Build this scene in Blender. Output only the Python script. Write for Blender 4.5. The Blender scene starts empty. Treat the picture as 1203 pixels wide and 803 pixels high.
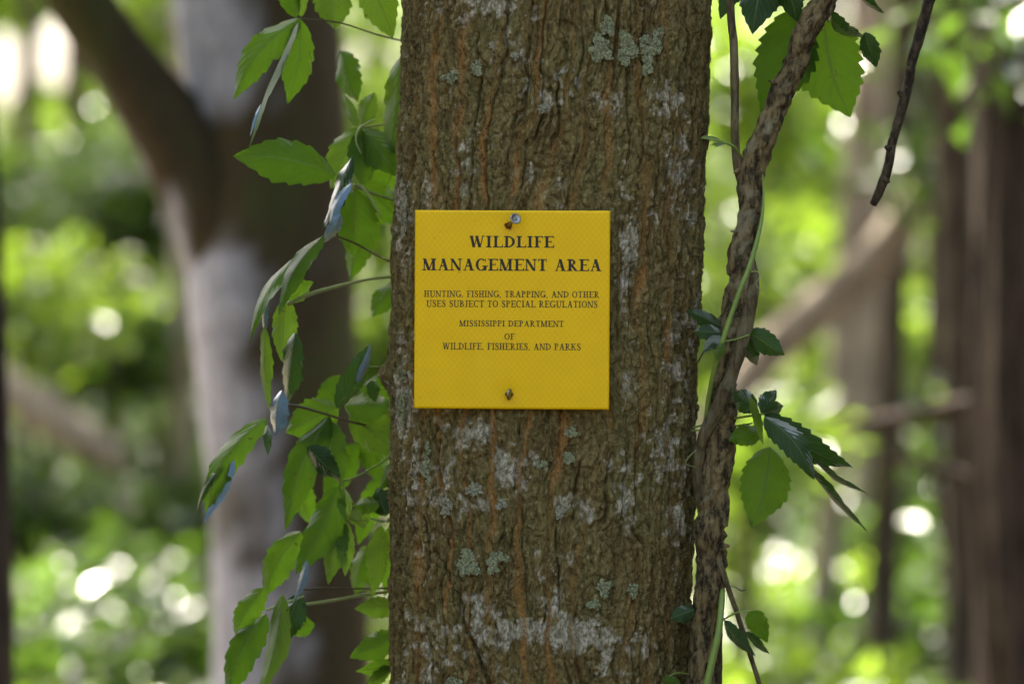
import bpy, math, random
import numpy as np
from mathutils import Vector

# ------------------------------------------------------------------ camera, sky, sun, exposure
scene = bpy.context.scene
C = scene.collection
CAM_D, CAM_Z = 3.5, 1.5            # distance from the lens to the sign, height of the lens
cam_data = bpy.data.cameras.new('camera')
cam = bpy.data.objects.new('camera', cam_data)
C.objects.link(cam)
cam.location = (0, -CAM_D, CAM_Z)
cam.rotation_euler = (math.radians(90), 0, 0)
cam_data.sensor_width = 36
cam_data.lens = 36 * CAM_D / 1.203
cam_data.clip_start = 0.05
cam_data.clip_end = 1500
cam_data.dof.use_dof = True
cam_data.dof.focus_distance = CAM_D + 0.02
cam_data.dof.aperture_fstop = 2.2
cam_data.dof.aperture_blades = 0
scene.camera = cam

SUN_EL, SUN_AZ = 56, 22             # elevation; azimuth from +Y (behind the tree) towards -X
el, az = math.radians(SUN_EL), math.radians(SUN_AZ)
to_sun = Vector((-math.sin(az) * math.cos(el), math.cos(az) * math.cos(el), math.sin(el)))
world = bpy.data.worlds.new('World')
scene.world = world
world.use_nodes = True
wn = world.node_tree
sky = wn.nodes.new('ShaderNodeTexSky')
sky.sky_type = 'NISHITA'
sky.sun_disc = False
sky.sun_elevation = el
sky.sun_rotation = -az
sky.air_density = 1.0
sky.dust_density = 9.0
sky.ozone_density = 0.6
wn.nodes['Background'].inputs['Strength'].default_value = 0.15
wn.links.new(sky.outputs['Color'], wn.nodes['Background'].inputs['Color'])
sun_d = bpy.data.lights.new('sun', 'SUN')
sun_d.energy = 5.0
sun_d.angle = math.radians(0.5)
sun_d.color = (1.0, 0.93, 0.80)
sun = bpy.data.objects.new('sun', sun_d)
C.objects.link(sun)
sun.rotation_euler = (-to_sun).to_track_quat('-Z', 'Y').to_euler()
sun.location = to_sun * 40
vs = scene.view_settings
vs.view_transform = 'Standard'
vs.look = 'None'
vs.gamma = 1.0
vs.exposure = 2.3
vs.use_curve_mapping = False
cy = scene.cycles
cy.use_denoising = True
try:
    cy.denoiser = 'OPENIMAGEDENOISE'
    cy.denoising_input_passes = 'RGB_ALBEDO_NORMAL'
except Exception:
    pass
cy.max_bounces = 7
cy.diffuse_bounces = 4
cy.glossy_bounces = 2
cy.transmission_bounces = 4
cy.caustics_reflective = False
cy.caustics_refractive = False
cy.sample_clamp_indirect = 6.0

random.seed(4)
RNG = np.random.default_rng(11)

def P(px, py, y=0.0):
    """Point that stands at depth y (metres behind the sign) on the ray through photo pixel (px, py)."""
    s = (1 + y / CAM_D) * 0.001
    return Vector(((px - 601.5) * s, y, CAM_Z - (py - 401.5) * s))

# ------------------------------------------------------------------ numpy noise
def _hash(ix, iy, seed):
    h = (ix.astype(np.int64) * 374761393 + iy.astype(np.int64) * 668265263 + seed * 982451653) & 0xffffffff
    h = ((h ^ (h >> 13)) * 1274126177) & 0xffffffff
    h = ((h ^ (h >> 16)) * 2246822519) & 0xffffffff
    return ((h ^ (h >> 15)) & 0xffffff) / float(0xffffff)

def vnoise(x, y, seed=0):
    ix, iy = np.floor(x), np.floor(y)
    fx, fy = x - ix, y - iy
    fx = fx * fx * fx * (fx * (fx * 6 - 15) + 10)
    fy = fy * fy * fy * (fy * (fy * 6 - 15) + 10)
    a = _hash(ix, iy, seed); b = _hash(ix + 1, iy, seed)
    c = _hash(ix, iy + 1, seed); d = _hash(ix + 1, iy + 1, seed)
    return (a + (b - a) * fx) * (1 - fy) + (c + (d - c) * fx) * fy

def fbm(x, y, seed=0, oct=4, gain=0.5):
    s, a, n = 0.0, 1.0, 0.0
    for k in range(oct):
        s = s + a * vnoise(x, y, seed + 17 * k); n += a
        x = x * 2.03 + 7.1; y = y * 2.03 + 3.7; a *= gain
    return s / n

def worley(x, y, seed=0):
    ix, iy = np.floor(x), np.floor(y)
    f1 = np.full(x.shape, 9.0); f2 = np.full(x.shape, 9.0); cid = np.zeros(x.shape)
    for dx in (-1, 0, 1):
        for dy in (-1, 0, 1):
            jx, jy = ix + dx, iy + dy
            d = np.hypot(jx + _hash(jx, jy, seed) - x, jy + _hash(jx, jy, seed + 5) - y)
            nearer = d < f1
            f2 = np.where(nearer, f1, np.minimum(f2, d))
            cid = np.where(nearer, _hash(jx, jy, seed + 9), cid)
            f1 = np.where(nearer, d, f1)
    return f1, f2, cid

def sstep(a, b, x):
    t = np.clip((x - a) / (b - a), 0, 1)
    return t * t * (3 - 2 * t)

# ------------------------------------------------------------------ object helpers
def mesh_np(name, verts, faces, smooth=True):
    """verts (n,3); faces (m,k) with one k."""
    verts = np.asarray(verts, dtype=np.float32); faces = np.asarray(faces, dtype=np.int32)
    me = bpy.data.meshes.new(name)
    m, k = faces.shape
    me.vertices.add(len(verts)); me.vertices.foreach_set('co', verts.ravel())
    me.loops.add(m * k); me.loops.foreach_set('vertex_index', faces.ravel())
    me.polygons.add(m)
    me.polygons.foreach_set('loop_start', np.arange(0, m * k, k, dtype=np.int32))
    me.polygons.foreach_set('use_smooth', np.full(m, smooth))
    me.update(calc_edges=True); me.validate()
    return me

def link(name, me, mat=None, parent=None):
    o = bpy.data.objects.new(name, me)
    C.objects.link(o)
    if mat is not None:
        o.data.materials.append(mat)
    if parent is not None:
        o.parent = parent
        if parent.location.length or parent.parent:
            base = parent.location + (parent.parent.location if parent.parent else Vector())
            o.location = -base
    return o

def thing(name, label, cat, loc=(0, 0, 0), group=None):
    o = bpy.data.objects.new(name, None)
    C.objects.link(o)
    o.location = loc
    o.empty_display_size = 0.1
    o['label'] = label; o['category'] = cat
    if group: o['group'] = group
    return o

def set_color(me, name, rgba):
    a = me.color_attributes.new(name, 'FLOAT_COLOR', 'POINT')
    a.data.foreach_set('color', np.asarray(rgba, dtype=np.float32).ravel())

def catmull(pts, n):
    pts = np.asarray(pts, dtype=float)
    if len(pts) == 2:
        t = np.linspace(0, 1, n)[:, None]
        return pts[0] * (1 - t) + pts[1] * t
    seg = np.linalg.norm(np.diff(pts[:, :3], axis=0), axis=1)
    cum = np.concatenate([[0], np.cumsum(seg)])
    out = []
    ext = np.vstack([2 * pts[0] - pts[1], pts, 2 * pts[-1] - pts[-2]])
    for s in np.linspace(0, cum[-1], n):
        i = min(np.searchsorted(cum, s, 'right') - 1, len(seg) - 1)
        t = (s - cum[i]) / max(seg[i], 1e-9)
        p0, p1, p2, p3 = ext[i], ext[i + 1], ext[i + 2], ext[i + 3]
        out.append(0.5 * ((2 * p1) + (-p0 + p2) * t + (2 * p0 - 5 * p1 + 4 * p2 - p3) * t * t + (-p0 + 3 * p1 - 3 * p2 + p3) * t ** 3))
    return np.array(out)

def tube(pts, rad, step=0.004, nseg=14, rough=0.0, seed=0, fu=3.0, fz=40.0, wob=0.0, close=True):
    """Tube along pts with radii rad; rough = relative bark relief. Returns verts, quads."""
    pts = np.asarray([tuple(p) for p in pts], dtype=float)
    d4 = np.column_stack([pts, np.asarray(rad, dtype=float)])
    L = np.linalg.norm(np.diff(pts, axis=0), axis=1).sum()
    n = max(3, int(L / step) + 1)
    d4 = catmull(d4, n)
    p, r = d4[:, :3], np.maximum(d4[:, 3], 1e-4)
    if wob:
        s = np.linspace(0, L, n)
        p = p + wob * np.column_stack([vnoise(s * 30, s * 0, seed + 1) - .5, vnoise(s * 30, s * 0, seed + 2) - .5, np.zeros(n)])
    t = np.gradient(p, axis=0); t /= np.linalg.norm(t, axis=1)[:, None] + 1e-12
    ref = np.array([0.13, 1.0, 0.07]); ref /= np.linalg.norm(ref)
    if abs(t @ ref).max() > 0.93:
        ref = np.array([0.9, 0.1, 0.35]); ref /= np.linalg.norm(ref)
    a = np.cross(t, ref); a /= np.linalg.norm(a, axis=1)[:, None] + 1e-12
    b = np.cross(t, a)
    ang = np.linspace(0, 2 * math.pi, nseg, endpoint=False)
    ca, sa = np.cos(ang), np.sin(ang)
    R = np.repeat(r[:, None], nseg, 1)
    if rough:
        s = np.linspace(0, L, n)[:, None]
        cx = np.broadcast_to(ca * fu, (n, nseg)); cyy = np.broadcast_to(sa * fu, (n, nseg))
        h = fbm(cx + s * fz, cyy + s * fz * 0.6 + 50, seed, 4) - 0.5
        g = fbm(cx * 3.1 + s * fz * .25, cyy * 3.1 + 20 - s * fz * .2, seed + 3, 3) - 0.5
        R = R * (1 + rough * (1.6 * h + 1.3 * g))
    v = p[:, None, :] + R[:, :, None] * (ca[None, :, None] * a[:, None, :] + sa[None, :, None] * b[:, None, :])
    v = v.reshape(-1, 3)
    i = np.arange(n - 1)[:, None] * nseg; j = np.arange(nseg)[None, :]; j2 = (j + 1) % nseg
    f = np.stack([i + j, i + j2, i + nseg + j2, i + nseg + j], -1).reshape(-1, 4)
    if close:
        nv = len(v)
        v = np.vstack([v, p[0] - t[0] * r[0] * 0.4, p[-1] + t[-1] * r[-1] * 0.4])
        jj = np.arange(0, nseg, 1)
        c0 = np.stack([np.full(nseg, nv), (jj + 1) % nseg, jj, np.full(nseg, nv)], -1)
        o = (n - 1) * nseg
        c1 = np.stack([np.full(nseg, nv + 1), o + jj, o + (jj + 1) % nseg, np.full(nseg, nv + 1)], -1)
        tri = [tuple(x[:3]) for x in np.vstack([c0, c1])]
        return v, [tuple(q) for q in f] + tri
    return v, f

def tube_obj(name, pts, rad, mat, parent=None, **kw):
    v, f = tube(pts, rad, **kw)
    me = bpy.data.meshes.new(name)
    me.from_pydata([tuple(x) for x in v], [], [tuple(int(k) for k in q) for q in f])
    me.polygons.foreach_set('use_smooth', np.full(len(me.polygons), True))
    me.update()
    return link(name, me, mat, parent)

# ------------------------------------------------------------------ materials
class NT:
    def __init__(self, name):
        self.m = bpy.data.materials.new(name); self.m.use_nodes = True
        self.t = self.m.node_tree; self.t.nodes.clear()
        self.out = self.n('ShaderNodeOutputMaterial')
    def n(self, kind, **kw):
        o = self.t.nodes.new(kind)
        for k, v in kw.items():
            if k in o.inputs.keys(): o.inputs[k].default_value = v
            else: setattr(o, k, v)
        return o
    def l(self, a, b): self.t.links.new(a, b)
    def math(self, op, a, b=None, c=None, clamp=False):
        o = self.n('ShaderNodeMath', operation=op); o.use_clamp = clamp
        for i, x in enumerate((a, b, c)):
            if x is None: continue
            if isinstance(x, (int, float)): o.inputs[i].default_value = x
            else: self.l(x, o.inputs[i])
        return o.outputs[0]
    def mix(self, f, a, b, blend='MIX'):
        o = self.n('ShaderNodeMix', data_type='RGBA', blend_type=blend)
        for i, x in ((0, f), (6, a), (7, b)):
            if isinstance(x, (int, float)): o.inputs[i].default_value = x
            elif isinstance(x, tuple): o.inputs[i].default_value = (*x, 1) if len(x) == 3 else x
            else: self.l(x, o.inputs[i])
        return o.outputs[2]
    def ramp(self, f, lo, hi):
        o = self.n('ShaderNodeMapRange', clamp=True); o.interpolation_type = 'SMOOTHSTEP'
        self.l(f, o.inputs[0]); o.inputs[1].default_value = lo; o.inputs[2].default_value = hi
        return o.outputs[0]
    def noise(self, vec, scale, detail=4, rough=0.55):
        o = self.n('ShaderNodeTexNoise'); o.inputs['Scale'].default_value = scale
        o.inputs['Detail'].default_value = detail; o.inputs['Roughness'].default_value = rough
        if vec is not None: self.l(vec, o.inputs['Vector'])
        return o.outputs['Fac']
    def coords(self, scale=(1, 1, 1)):
        g = self.n('ShaderNodeNewGeometry')
        mp = self.n('ShaderNodeMapping'); mp.inputs['Scale'].default_value = scale
        self.l(g.outputs['Position'], mp.inputs['Vector'])
        return mp.outputs['Vector']
    def bump(self, h, strength, dist):
        o = self.n('ShaderNodeBump'); o.inputs['Strength'].default_value = strength; o.inputs['Distance'].default_value = dist
        self.l(h, o.inputs['Height'])
        return o.outputs['Normal']
    def bsdf(self, color, rough=0.8, normal=None, spec=0.3, metal=0.0, coat=0.0):
        o = self.n('ShaderNodeBsdfPrincipled')
        if isinstance(color, tuple): o.inputs['Base Color'].default_value = (*color, 1)
        else: self.l(color, o.inputs['Base Color'])
        if isinstance(rough, (int, float)): o.inputs['Roughness'].default_value = rough
        else: self.l(rough, o.inputs['Roughness'])
        o.inputs['Specular IOR Level'].default_value = spec
        o.inputs['Metallic'].default_value = metal
        o.inputs['Coat Weight'].default_value = coat
        if normal is not None: self.l(normal, o.inputs['Normal'])
        return o.outputs[0]
    def done(self, sh):
        self.l(sh, self.out.inputs['Surface']); return self.m

def mat_trunk():
    t = NT('furrowed_bark')
    at = t.n('ShaderNodeVertexColor', layer_name='bk')
    sep = t.n('ShaderNodeSeparateColor'); t.l(at.outputs['Color'], sep.inputs[0])
    orange, lichen, plate = sep.outputs[0], sep.outputs[1], sep.outputs[2]
    v = t.coords((1, 1, 0.22)); v2 = t.coords((1, 1, 0.6))
    n1 = t.noise(v, 45, 5, 0.65); n2 = t.noise(v2, 260, 4, 0.7); n3 = t.noise(v2, 14, 3)
    n4 = t.noise(v2, 150, 5, 0.75)
    base = t.mix(t.ramp(n1, 0.35, 0.66), (0.078, 0.056, 0.020), (0.150, 0.112, 0.046))
    base = t.mix(t.math('MULTIPLY', t.ramp(n3, 0.42, 0.62), 0.5), base, (0.104, 0.097, 0.036))
    base = t.mix(t.math('MULTIPLY', t.ramp(plate, 0.2, 0.9), 0.40), base, (0.180, 0.138, 0.064))
    o2 = t.math('MULTIPLY', orange, t.math('ADD', t.math('MULTIPLY', n2, 0.8), 0.40), clamp=True)
    base = t.mix(o2, base, (0.315, 0.152, 0.050))
    base = t.mix(t.math('MULTIPLY', t.ramp(n4, 0.53, 0.62), 0.55), base, (0.285, 0.230, 0.125))
    base = t.mix(t.math('MULTIPLY', t.ramp(n4, 0.47, 0.38), 0.80), base, (0.036, 0.026, 0.011))
    base = t.mix(t.math('MULTIPLY', t.ramp(n2, 0.57, 0.66), 0.5), base, (0.31, 0.275, 0.17))
    lc = t.mix(t.ramp(n2, 0.38, 0.62), (0.24, 0.23, 0.15), (0.58, 0.55, 0.40))
    lf = t.math('MULTIPLY', lichen, t.math('ADD', t.math('MULTIPLY', n2, 0.8), 0.45), clamp=True)
    base = t.mix(1.0, base, (1.22, 1.28, 0.98), 'MULTIPLY')
    base = t.mix(lf, base, lc)
    h = t.math('ADD', t.math('MULTIPLY', n2, 0.6), t.math('MULTIPLY', t.noise(v2, 620, 3), 0.4))
    h = t.math('ADD', h, t.math('MULTIPLY', n1, 0.7))
    nm = t.bump(h, 1.0, 0.006)
    return t.done(t.bsdf(base, 0.85, nm, 0.25))

def mat_bark(name, dark, light, scale=60, stretch=0.3, lich=None, amt=0.5, bd=0.002, lscale=8, lo=.5, hi=.62):
    warm = lambda c: (c[0] * .97, c[1] * 1.06, c[2] * .84)
    dark, light = warm(dark), warm(light)
    if lich: lich = warm(lich)
    t = NT(name)
    v = t.coords((1, 1, stretch)); v2 = t.coords()
    n1 = t.noise(v, scale, 5, 0.65); n2 = t.noise(v2, scale * 4, 3, 0.7)
    c = t.mix(t.ramp(n1, 0.38, 0.62), dark, light)
    c = t.mix(t.math('MULTIPLY', t.ramp(n2, 0.55, 0.7), 0.35), c, tuple(min(1, x * 1.7) for x in light))
    if lich:
        c = t.mix(t.math('MULTIPLY', t.ramp(t.noise(v2, lscale, 4, 0.6), lo, hi), amt), c, lich)
    nm = t.bump(t.math('ADD', n1, t.math('MULTIPLY', n2, 0.5)), 0.8, bd)
    return t.done(t.bsdf(c, 0.85, nm, 0.25))

def mat_pale_tree():
    t = NT('pale_mottled_bark')
    at = t.n('ShaderNodeVertexColor', layer_name='bk')
    sep = t.n('ShaderNodeSeparateColor'); t.l(at.outputs['Color'], sep.inputs[0])
    v = t.coords((1, 1, 0.5))
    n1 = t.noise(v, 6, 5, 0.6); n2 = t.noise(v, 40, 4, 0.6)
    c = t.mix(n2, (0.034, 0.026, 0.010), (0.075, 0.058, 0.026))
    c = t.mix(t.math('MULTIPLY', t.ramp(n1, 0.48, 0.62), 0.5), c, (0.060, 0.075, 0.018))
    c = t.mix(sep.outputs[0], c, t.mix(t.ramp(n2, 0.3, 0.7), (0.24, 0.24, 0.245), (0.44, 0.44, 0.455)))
    return t.done(t.bsdf(c, 0.85, t.bump(n2, 0.6, 0.01), 0.2))

def mat_leaf(name, col, trans, tw=0.5, rough=0.42, gloss=0.5, under=None, veins=True, var=0.25, far=False):
    """Blade with diffuse, translucent and glossy parts; the UV map runs across (-1..1) and along (0..1) the blade."""
    t = NT(name)
    g = t.n('ShaderNodeNewGeometry')
    if far:
        rnd = g.outputs['Random Per Island']
    else:
        rnd = t.n('ShaderNodeObjectInfo').outputs['Random']
    def vary(c):
        return t.mix(rnd, tuple(x * (1 - var) for x in c), tuple(min(1, x * (1 + var) + (0.01 if k == 0 else 0)) for k, x in enumerate(c)))
    cd, ct = vary(col), vary(trans)
    nm = None
    if not far:
        nz = t.noise(t.coords(), 90, 4)
        cd = t.mix(t.math('MULTIPLY', t.ramp(nz, 0.4, 0.7), 0.35), cd, tuple(x * 1.5 for x in col))
        ct = t.mix(t.math('MULTIPLY', t.ramp(nz, 0.4, 0.7), 0.25), ct, tuple(x * 0.7 for x in trans))
    if veins and not far:
        uv = t.n('ShaderNodeUVMap'); sx = t.n('ShaderNodeSeparateXYZ'); t.l(uv.outputs[0], sx.inputs[0])
        au = t.math('ABSOLUTE', sx.outputs[0])
        mid = t.math('SUBTRACT', 1.0, t.ramp(au, 0.02, 0.07))
        ph = t.math('SUBTRACT', t.math('MULTIPLY', sx.outputs[1], 9.0), t.math('MULTIPLY', au, 2.6))
        fr = t.math('ABSOLUTE', t.math('SUBTRACT', t.math('FRACT', ph), 0.5))
        side = t.math('MULTIPLY', t.math('SUBTRACT', 1.0, t.ramp(fr, 0.02, 0.11)), 0.45)
        vein = t.math('MAXIMUM', mid, side)
        cd = t.mix(t.math('MULTIPLY', vein, 0.5), cd, (0.20, 0.26, 0.10))
        ct = t.mix(t.math('MULTIPLY', vein, 0.75), ct, tuple(x * 0.45 for x in trans))
        hh = t.math('ADD', t.math('MULTIPLY', fr, 1.2), t.math('MULTIPLY', t.noise(t.coords(), 260, 2), 0.3))
        nm = t.bump(t.math('SUBTRACT', hh, t.math('MULTIPLY', mid, 0.5)), 0.22, 0.0012)
    if not far:                                         # insect holes' brown rims and yellowing spots
        sp = t.ramp(t.noise(t.coords(), 130, 2, .5), .70, .74)
        cd = t.mix(t.math('MULTIPLY', sp, .8), cd, (0.10, 0.065, 0.02)); ct = t.mix(t.math('MULTIPLY', sp, .8), ct, (0.09, 0.05, 0.01))
    if under:
        cd = t.mix(g.outputs['Backfacing'], cd, under)
    d = t.n('ShaderNodeBsdfDiffuse'); t.l(cd, d.inputs[0])
    tr = t.n('ShaderNodeBsdfTranslucent'); t.l(ct, tr.inputs[0])
    mx = t.n('ShaderNodeMixShader'); mx.inputs[0].default_value = tw
    t.l(d.outputs[0], mx.inputs[1]); t.l(tr.outputs[0], mx.inputs[2])
    gl = t.n('ShaderNodeBsdfGlossy'); gl.inputs['Roughness'].default_value = rough
    gl.inputs['Color'].default_value = (1, 1, 1, 1)
    fr2 = t.n('ShaderNodeFresnel'); fr2.inputs['IOR'].default_value = 1.42
    m2 = t.n('ShaderNodeMixShader')
    t.l(t.math('MULTIPLY', fr2.outputs[0], gloss), m2.inputs[0])
    if nm is not None:
        for x in (d, gl, fr2, tr): t.l(nm, x.inputs['Normal'])
    t.l(mx.outputs[0], m2.inputs[1]); t.l(gl.outputs[0], m2.inputs[2])
    return t.done(m2.outputs[0])

def mat_plain(name, col, rough=0.6, spec=0.4, metal=0.0, var=0.3, scale=80):
    t = NT(name)
    n = t.noise(t.coords(), scale, 4)
    c = t.mix(n, tuple(x * (1 - var) for x in col), tuple(min(1, x * (1 + var)) for x in col))
    return t.done(t.bsdf(c, rough, t.bump(n, 0.3, 0.001), spec, metal))

def mat_lichen(name, col):
    t = NT(name)
    v = t.coords(); n = t.noise(v, 320, 5, .7); n2 = t.noise(v, 90, 3)
    c = t.mix(t.ramp(n, .36, .64), tuple(x * .40 for x in col), tuple(x * 1.35 for x in col))
    c = t.mix(t.math('MULTIPLY', t.ramp(n2, .5, .65), .5), c, (col[0] * .75, col[1] * .9, col[2] * .8))
    return t.done(t.bsdf(c, .95, t.bump(n, 1.0, .004), .1))

def mat_sign():
    t = NT('reflective_yellow_sheet')
    tc = t.n('ShaderNodeTexCoord')
    sp = t.n('ShaderNodeSeparateXYZ'); t.l(tc.outputs['Object'], sp.inputs[0])
    X, Z = sp.outputs[0], sp.outputs[2]
    def fam(a, b):
        k = t.math('ADD', t.math('MULTIPLY', X, a), t.math('MULTIPLY', Z, b))
        return t.math('ABSOLUTE', t.math('SUBTRACT', t.math('FRACT', k), 0.5))
    d = t.math('MINIMUM', fam(148, 120), fam(148, -120))
    line = t.math('SUBTRACT', 1.0, t.ramp(d, 0.03, 0.13))
    n = t.noise(tc.outputs['Object'], 22, 4); n2 = t.noise(tc.outputs['Object'], 240, 3)
    c = t.mix(t.ramp(n, 0.3, 0.7), (0.84, 0.535, 0.000), (0.88, 0.570, 0.001))
    c = t.mix(t.math('MULTIPLY', t.ramp(n2, 0.5, 0.75), 0.12), c, (0.88, 0.60, 0.02))
    c = t.mix(t.math('MULTIPLY', line, 0.24), c, (0.58, 0.32, 0.002))
    dz = t.noise(tc.outputs['Object'], 9, 5, .7); sk = t.noise(tc.outputs['Object'], 170, 2)
    c = t.mix(t.math('MULTIPLY', t.ramp(dz, .52, .72), .14), c, (0.58, 0.37, 0.02))
    c = t.mix(t.math('MULTIPLY', t.ramp(sk, .70, .76), .5), c, (0.30, 0.18, 0.02))
    nm = t.bump(t.math('ADD', t.math('MULTIPLY', line, -0.4), t.math('MULTIPLY', n2, 0.2)), 0.22, 0.0006)
    return t.done(t.bsdf(c, t.math('ADD', t.math('MULTIPLY', n, 0.2), 0.30), nm, 0.22))

def mat_ground():
    t = NT('leaf_litter_ground')
    v = t.coords()
    n1 = t.noise(v, 7, 6, 0.7); n2 = t.noise(v, 0.5, 4); n3 = t.noise(v, 30, 4, 0.7)
    c = t.mix(t.ramp(n1, 0.35, 0.65), (0.060, 0.042, 0.028), (0.20, 0.145, 0.11))
    c = t.mix(t.math('MULTIPLY', t.ramp(n3, 0.55, 0.7), 0.5), c, (0.36, 0.28, 0.23))
    c = t.mix(t.math('MULTIPLY', t.ramp(n2, 0.5, 0.62), 0.7), c, (0.06, 0.09, 0.022))
    return t.done(t.bsdf(c, 0.9, t.bump(n3, 0.6, 0.02), 0.2))

M = dict(
    trunk=mat_trunk(),
    vine=mat_bark('woody_vine_bark', (0.022, 0.015, 0.008), (0.200, 0.142, 0.076), 120, 0.35, (0.26, 0.22, 0.16), 0.55, 0.003, 26, .54, .64),
    vine2=mat_bark('smooth_vine_bark', (0.055, 0.040, 0.022), (0.160, 0.118, 0.068), 150, 0.2, (0.20, 0.17, 0.12), 0.5, 0.004, 30),
    twig=mat_bark('dead_twig_bark', (0.016, 0.011, 0.007), (0.070, 0.048, 0.030), 130, 0.5, (0.16, 0.13, 0.10), 0.5, 0.002, 40, .56, .66),
    pale=mat_pale_tree(),
    darktrunk=mat_bark('dark_brown_bark', (0.026, 0.016, 0.013), (0.072, 0.046, 0.038), 20, 0.3, bd=0.01),
    pinktrunk=mat_bark('pinkish_grey_bark', (0.19, 0.140, 0.125), (0.36, 0.275, 0.255), 14, 0.4, bd=0.01),
    brown=mat_bark('brown_bark', (0.032, 0.022, 0.016), (0.090, 0.062, 0.048), 20, 0.3, bd=0.01),
    lich=mat_lichen('grey_green_lichen', (0.34, 0.375, 0.21)),
    lichw=mat_lichen('whitish_lichen', (0.37, 0.37, 0.25)),
    leaf=mat_leaf('creeper_leaf', (0.058, 0.122, 0.012), (0.105, 0.245, 0.012), 0.55, 0.5, 0.09),
    light=mat_leaf('backlit_creeper_leaf', (0.090, 0.160, 0.024), (0.150, 0.30, 0.020), 0.57, 0.5, 0.09),  # same creeper leaf, backlight put into a paler colour
    dark=mat_leaf('shaded_creeper_leaf', (0.020, 0.058, 0.015), (0.035, 0.100, 0.010), 0.40, 0.42, 0.28),  # same creeper leaf without backlight, shade put into a darker colour
    blue=mat_leaf('sky_sheen_leaf', (0.15, 0.255, 0.36), (0.06, 0.12, 0.05), 0.18, 0.4, 0.5),  # blue sky reflection painted into the blade colour
    stemg=mat_plain('green_stem', (0.17, 0.26, 0.045), 0.5, 0.4, 0, 0.2),
    stemp=mat_plain('pale_green_petiole', (0.22, 0.27, 0.09), 0.5, 0.4, 0, 0.2),
    stemr=mat_plain('reddish_petiole', (0.075, 0.060, 0.028), 0.5, 0.4, 0, 0.2),
    ground=mat_ground(),
    far1=mat_leaf('sunlit_forest_leaf', (0.052, 0.098, 0.020), (0.28, 0.44, 0.035), 0.60, 0.35, 0.15, far=True),  # brighter copy of the forest leaf, sunlight put into the colour
    far2=mat_leaf('shaded_forest_leaf', (0.024, 0.054, 0.015), (0.115, 0.225, 0.022), 0.52, 0.35, 0.15, far=True),  # duller copy of the forest leaf, shade put into the colour
    canopy=mat_leaf('canopy_leaf', (0.045, 0.090, 0.022), (0.090, 0.165, 0.022), 0.4, 0.5, 0.1, far=True),
    sign=mat_sign(),
    ink=mat_plain('black_ink', (0.012, 0.011, 0.006), 0.45, 0.35, 0, 0.2),
    steel=mat_plain('galvanised_steel', (0.30, 0.285, 0.24), 0.36, 0.5, 1.0, 0.25, 500),
    rust=mat_plain('rust', (0.13, 0.045, 0.015), 0.9, 0.1, 0, 0.5, 600),
)

# ------------------------------------------------------------------ the setting: ground
def ground():
    n = 180
    a = np.linspace(-1, 1, n); a = np.sign(a) * (np.abs(a) ** 2.2) * 300
    X, Y = np.meshgrid(a, a + 8, indexing='ij')
    Z = 0.10 * (fbm(X * 0.35, Y * 0.35, 3, 4) - 0.5) + 1.2 * (fbm(X * 0.03, Y * 0.03, 8, 3) - 0.5) * np.clip((np.hypot(X, Y) - 12) / 40, 0, 1)
    v = np.stack([X, Y, Z], -1).reshape(-1, 3)
    i = (np.arange(n - 1)[:, None] * n + np.arange(n - 1)[None, :])
    f = np.stack([i, i + n, i + n + 1, i + 1], -1).reshape(-1, 4)
    o = link('ground', mesh_np('ground', v, f), M['ground'])
    o['kind'] = 'structure'
    o['label'] = 'brown leaf litter forest floor with sunlit patches'
ground()

# ------------------------------------------------------------------ the tree with the sign
LE = np.array([(-60, 475), (0, 473), (100, 471), (200, 467), (300, 460), (400, 458), (500, 461), (600, 460), (700, 460), (803, 458), (860, 456)], float)
RE = np.array([(-60, 838), (0, 836), (100, 833), (200, 829), (300, 826), (400, 820), (500, 818), (600, 815), (700, 812), (803, 811), (860, 811)], float)
NEXP, RY, CYT = 2.6, 0.132, 0.130

def trunk_axis(z):
    """centre x and half width of the trunk at height z"""
    z = np.asarray(z, float)
    s = (1 + 0.10 / CAM_D) * 0.001
    py = 401.5 - (z - CAM_Z) / s
    l = np.interp(py, LE[:, 0], LE[:, 1]); r = np.interp(py, RE[:, 0], RE[:, 1])
    cx = ((l + r) / 2 - 601.5) * s; hw = (r - l) / 2 * s
    up = np.maximum(z - 1.98, 0); dn = np.maximum(1.0 - z, 0)
    cx = cx + up * 0.03
    hw = hw * (1 - 0.045 * np.minimum(up, 12)) + 0.16 * np.maximum(dn - 0.55, 0) ** 2 * 1.6
    return cx, np.maximum(hw, 0.03)

def trunk_point(th, z, out=0.0):
    cx, hw = trunk_axis(z)
    s, c = np.sin(th), np.cos(th)
    k = (np.abs(s) ** NEXP + np.abs(c) ** NEXP) ** (-1 / NEXP)
    ry = RY * hw / 0.187
    return np.stack([cx + (hw * k + out) * s, CYT - (ry * k + out) * c, z + 0 * th], -1)

def trunk_at_px(px, py, out=0.0):
    """surface point and outward normal where the ray through a photo pixel meets the smooth trunk"""
    th = np.linspace(-1.5, 1.5, 1200)
    y = 0.02
    for _ in range(4):
        z = CAM_Z - (py - 401.5) * 0.001 * (1 + y / CAM_D)
        q = trunk_point(th, np.full_like(th, z))
        pxs = 601.5 + q[:, 0] / ((1 + q[:, 1] / CAM_D) * 0.001)
        i = int(np.argmin(np.abs(pxs - px)))
        y = q[i, 1]
    a = trunk_point(th[i] - .01, z); b = trunk_point(th[i] + .01, z)
    t = b - a
    nrm = np.array([t[1], -t[0], 0.0]); nrm /= np.linalg.norm(nrm)
    return Vector(q[i] + nrm * out), Vector(nrm)

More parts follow.
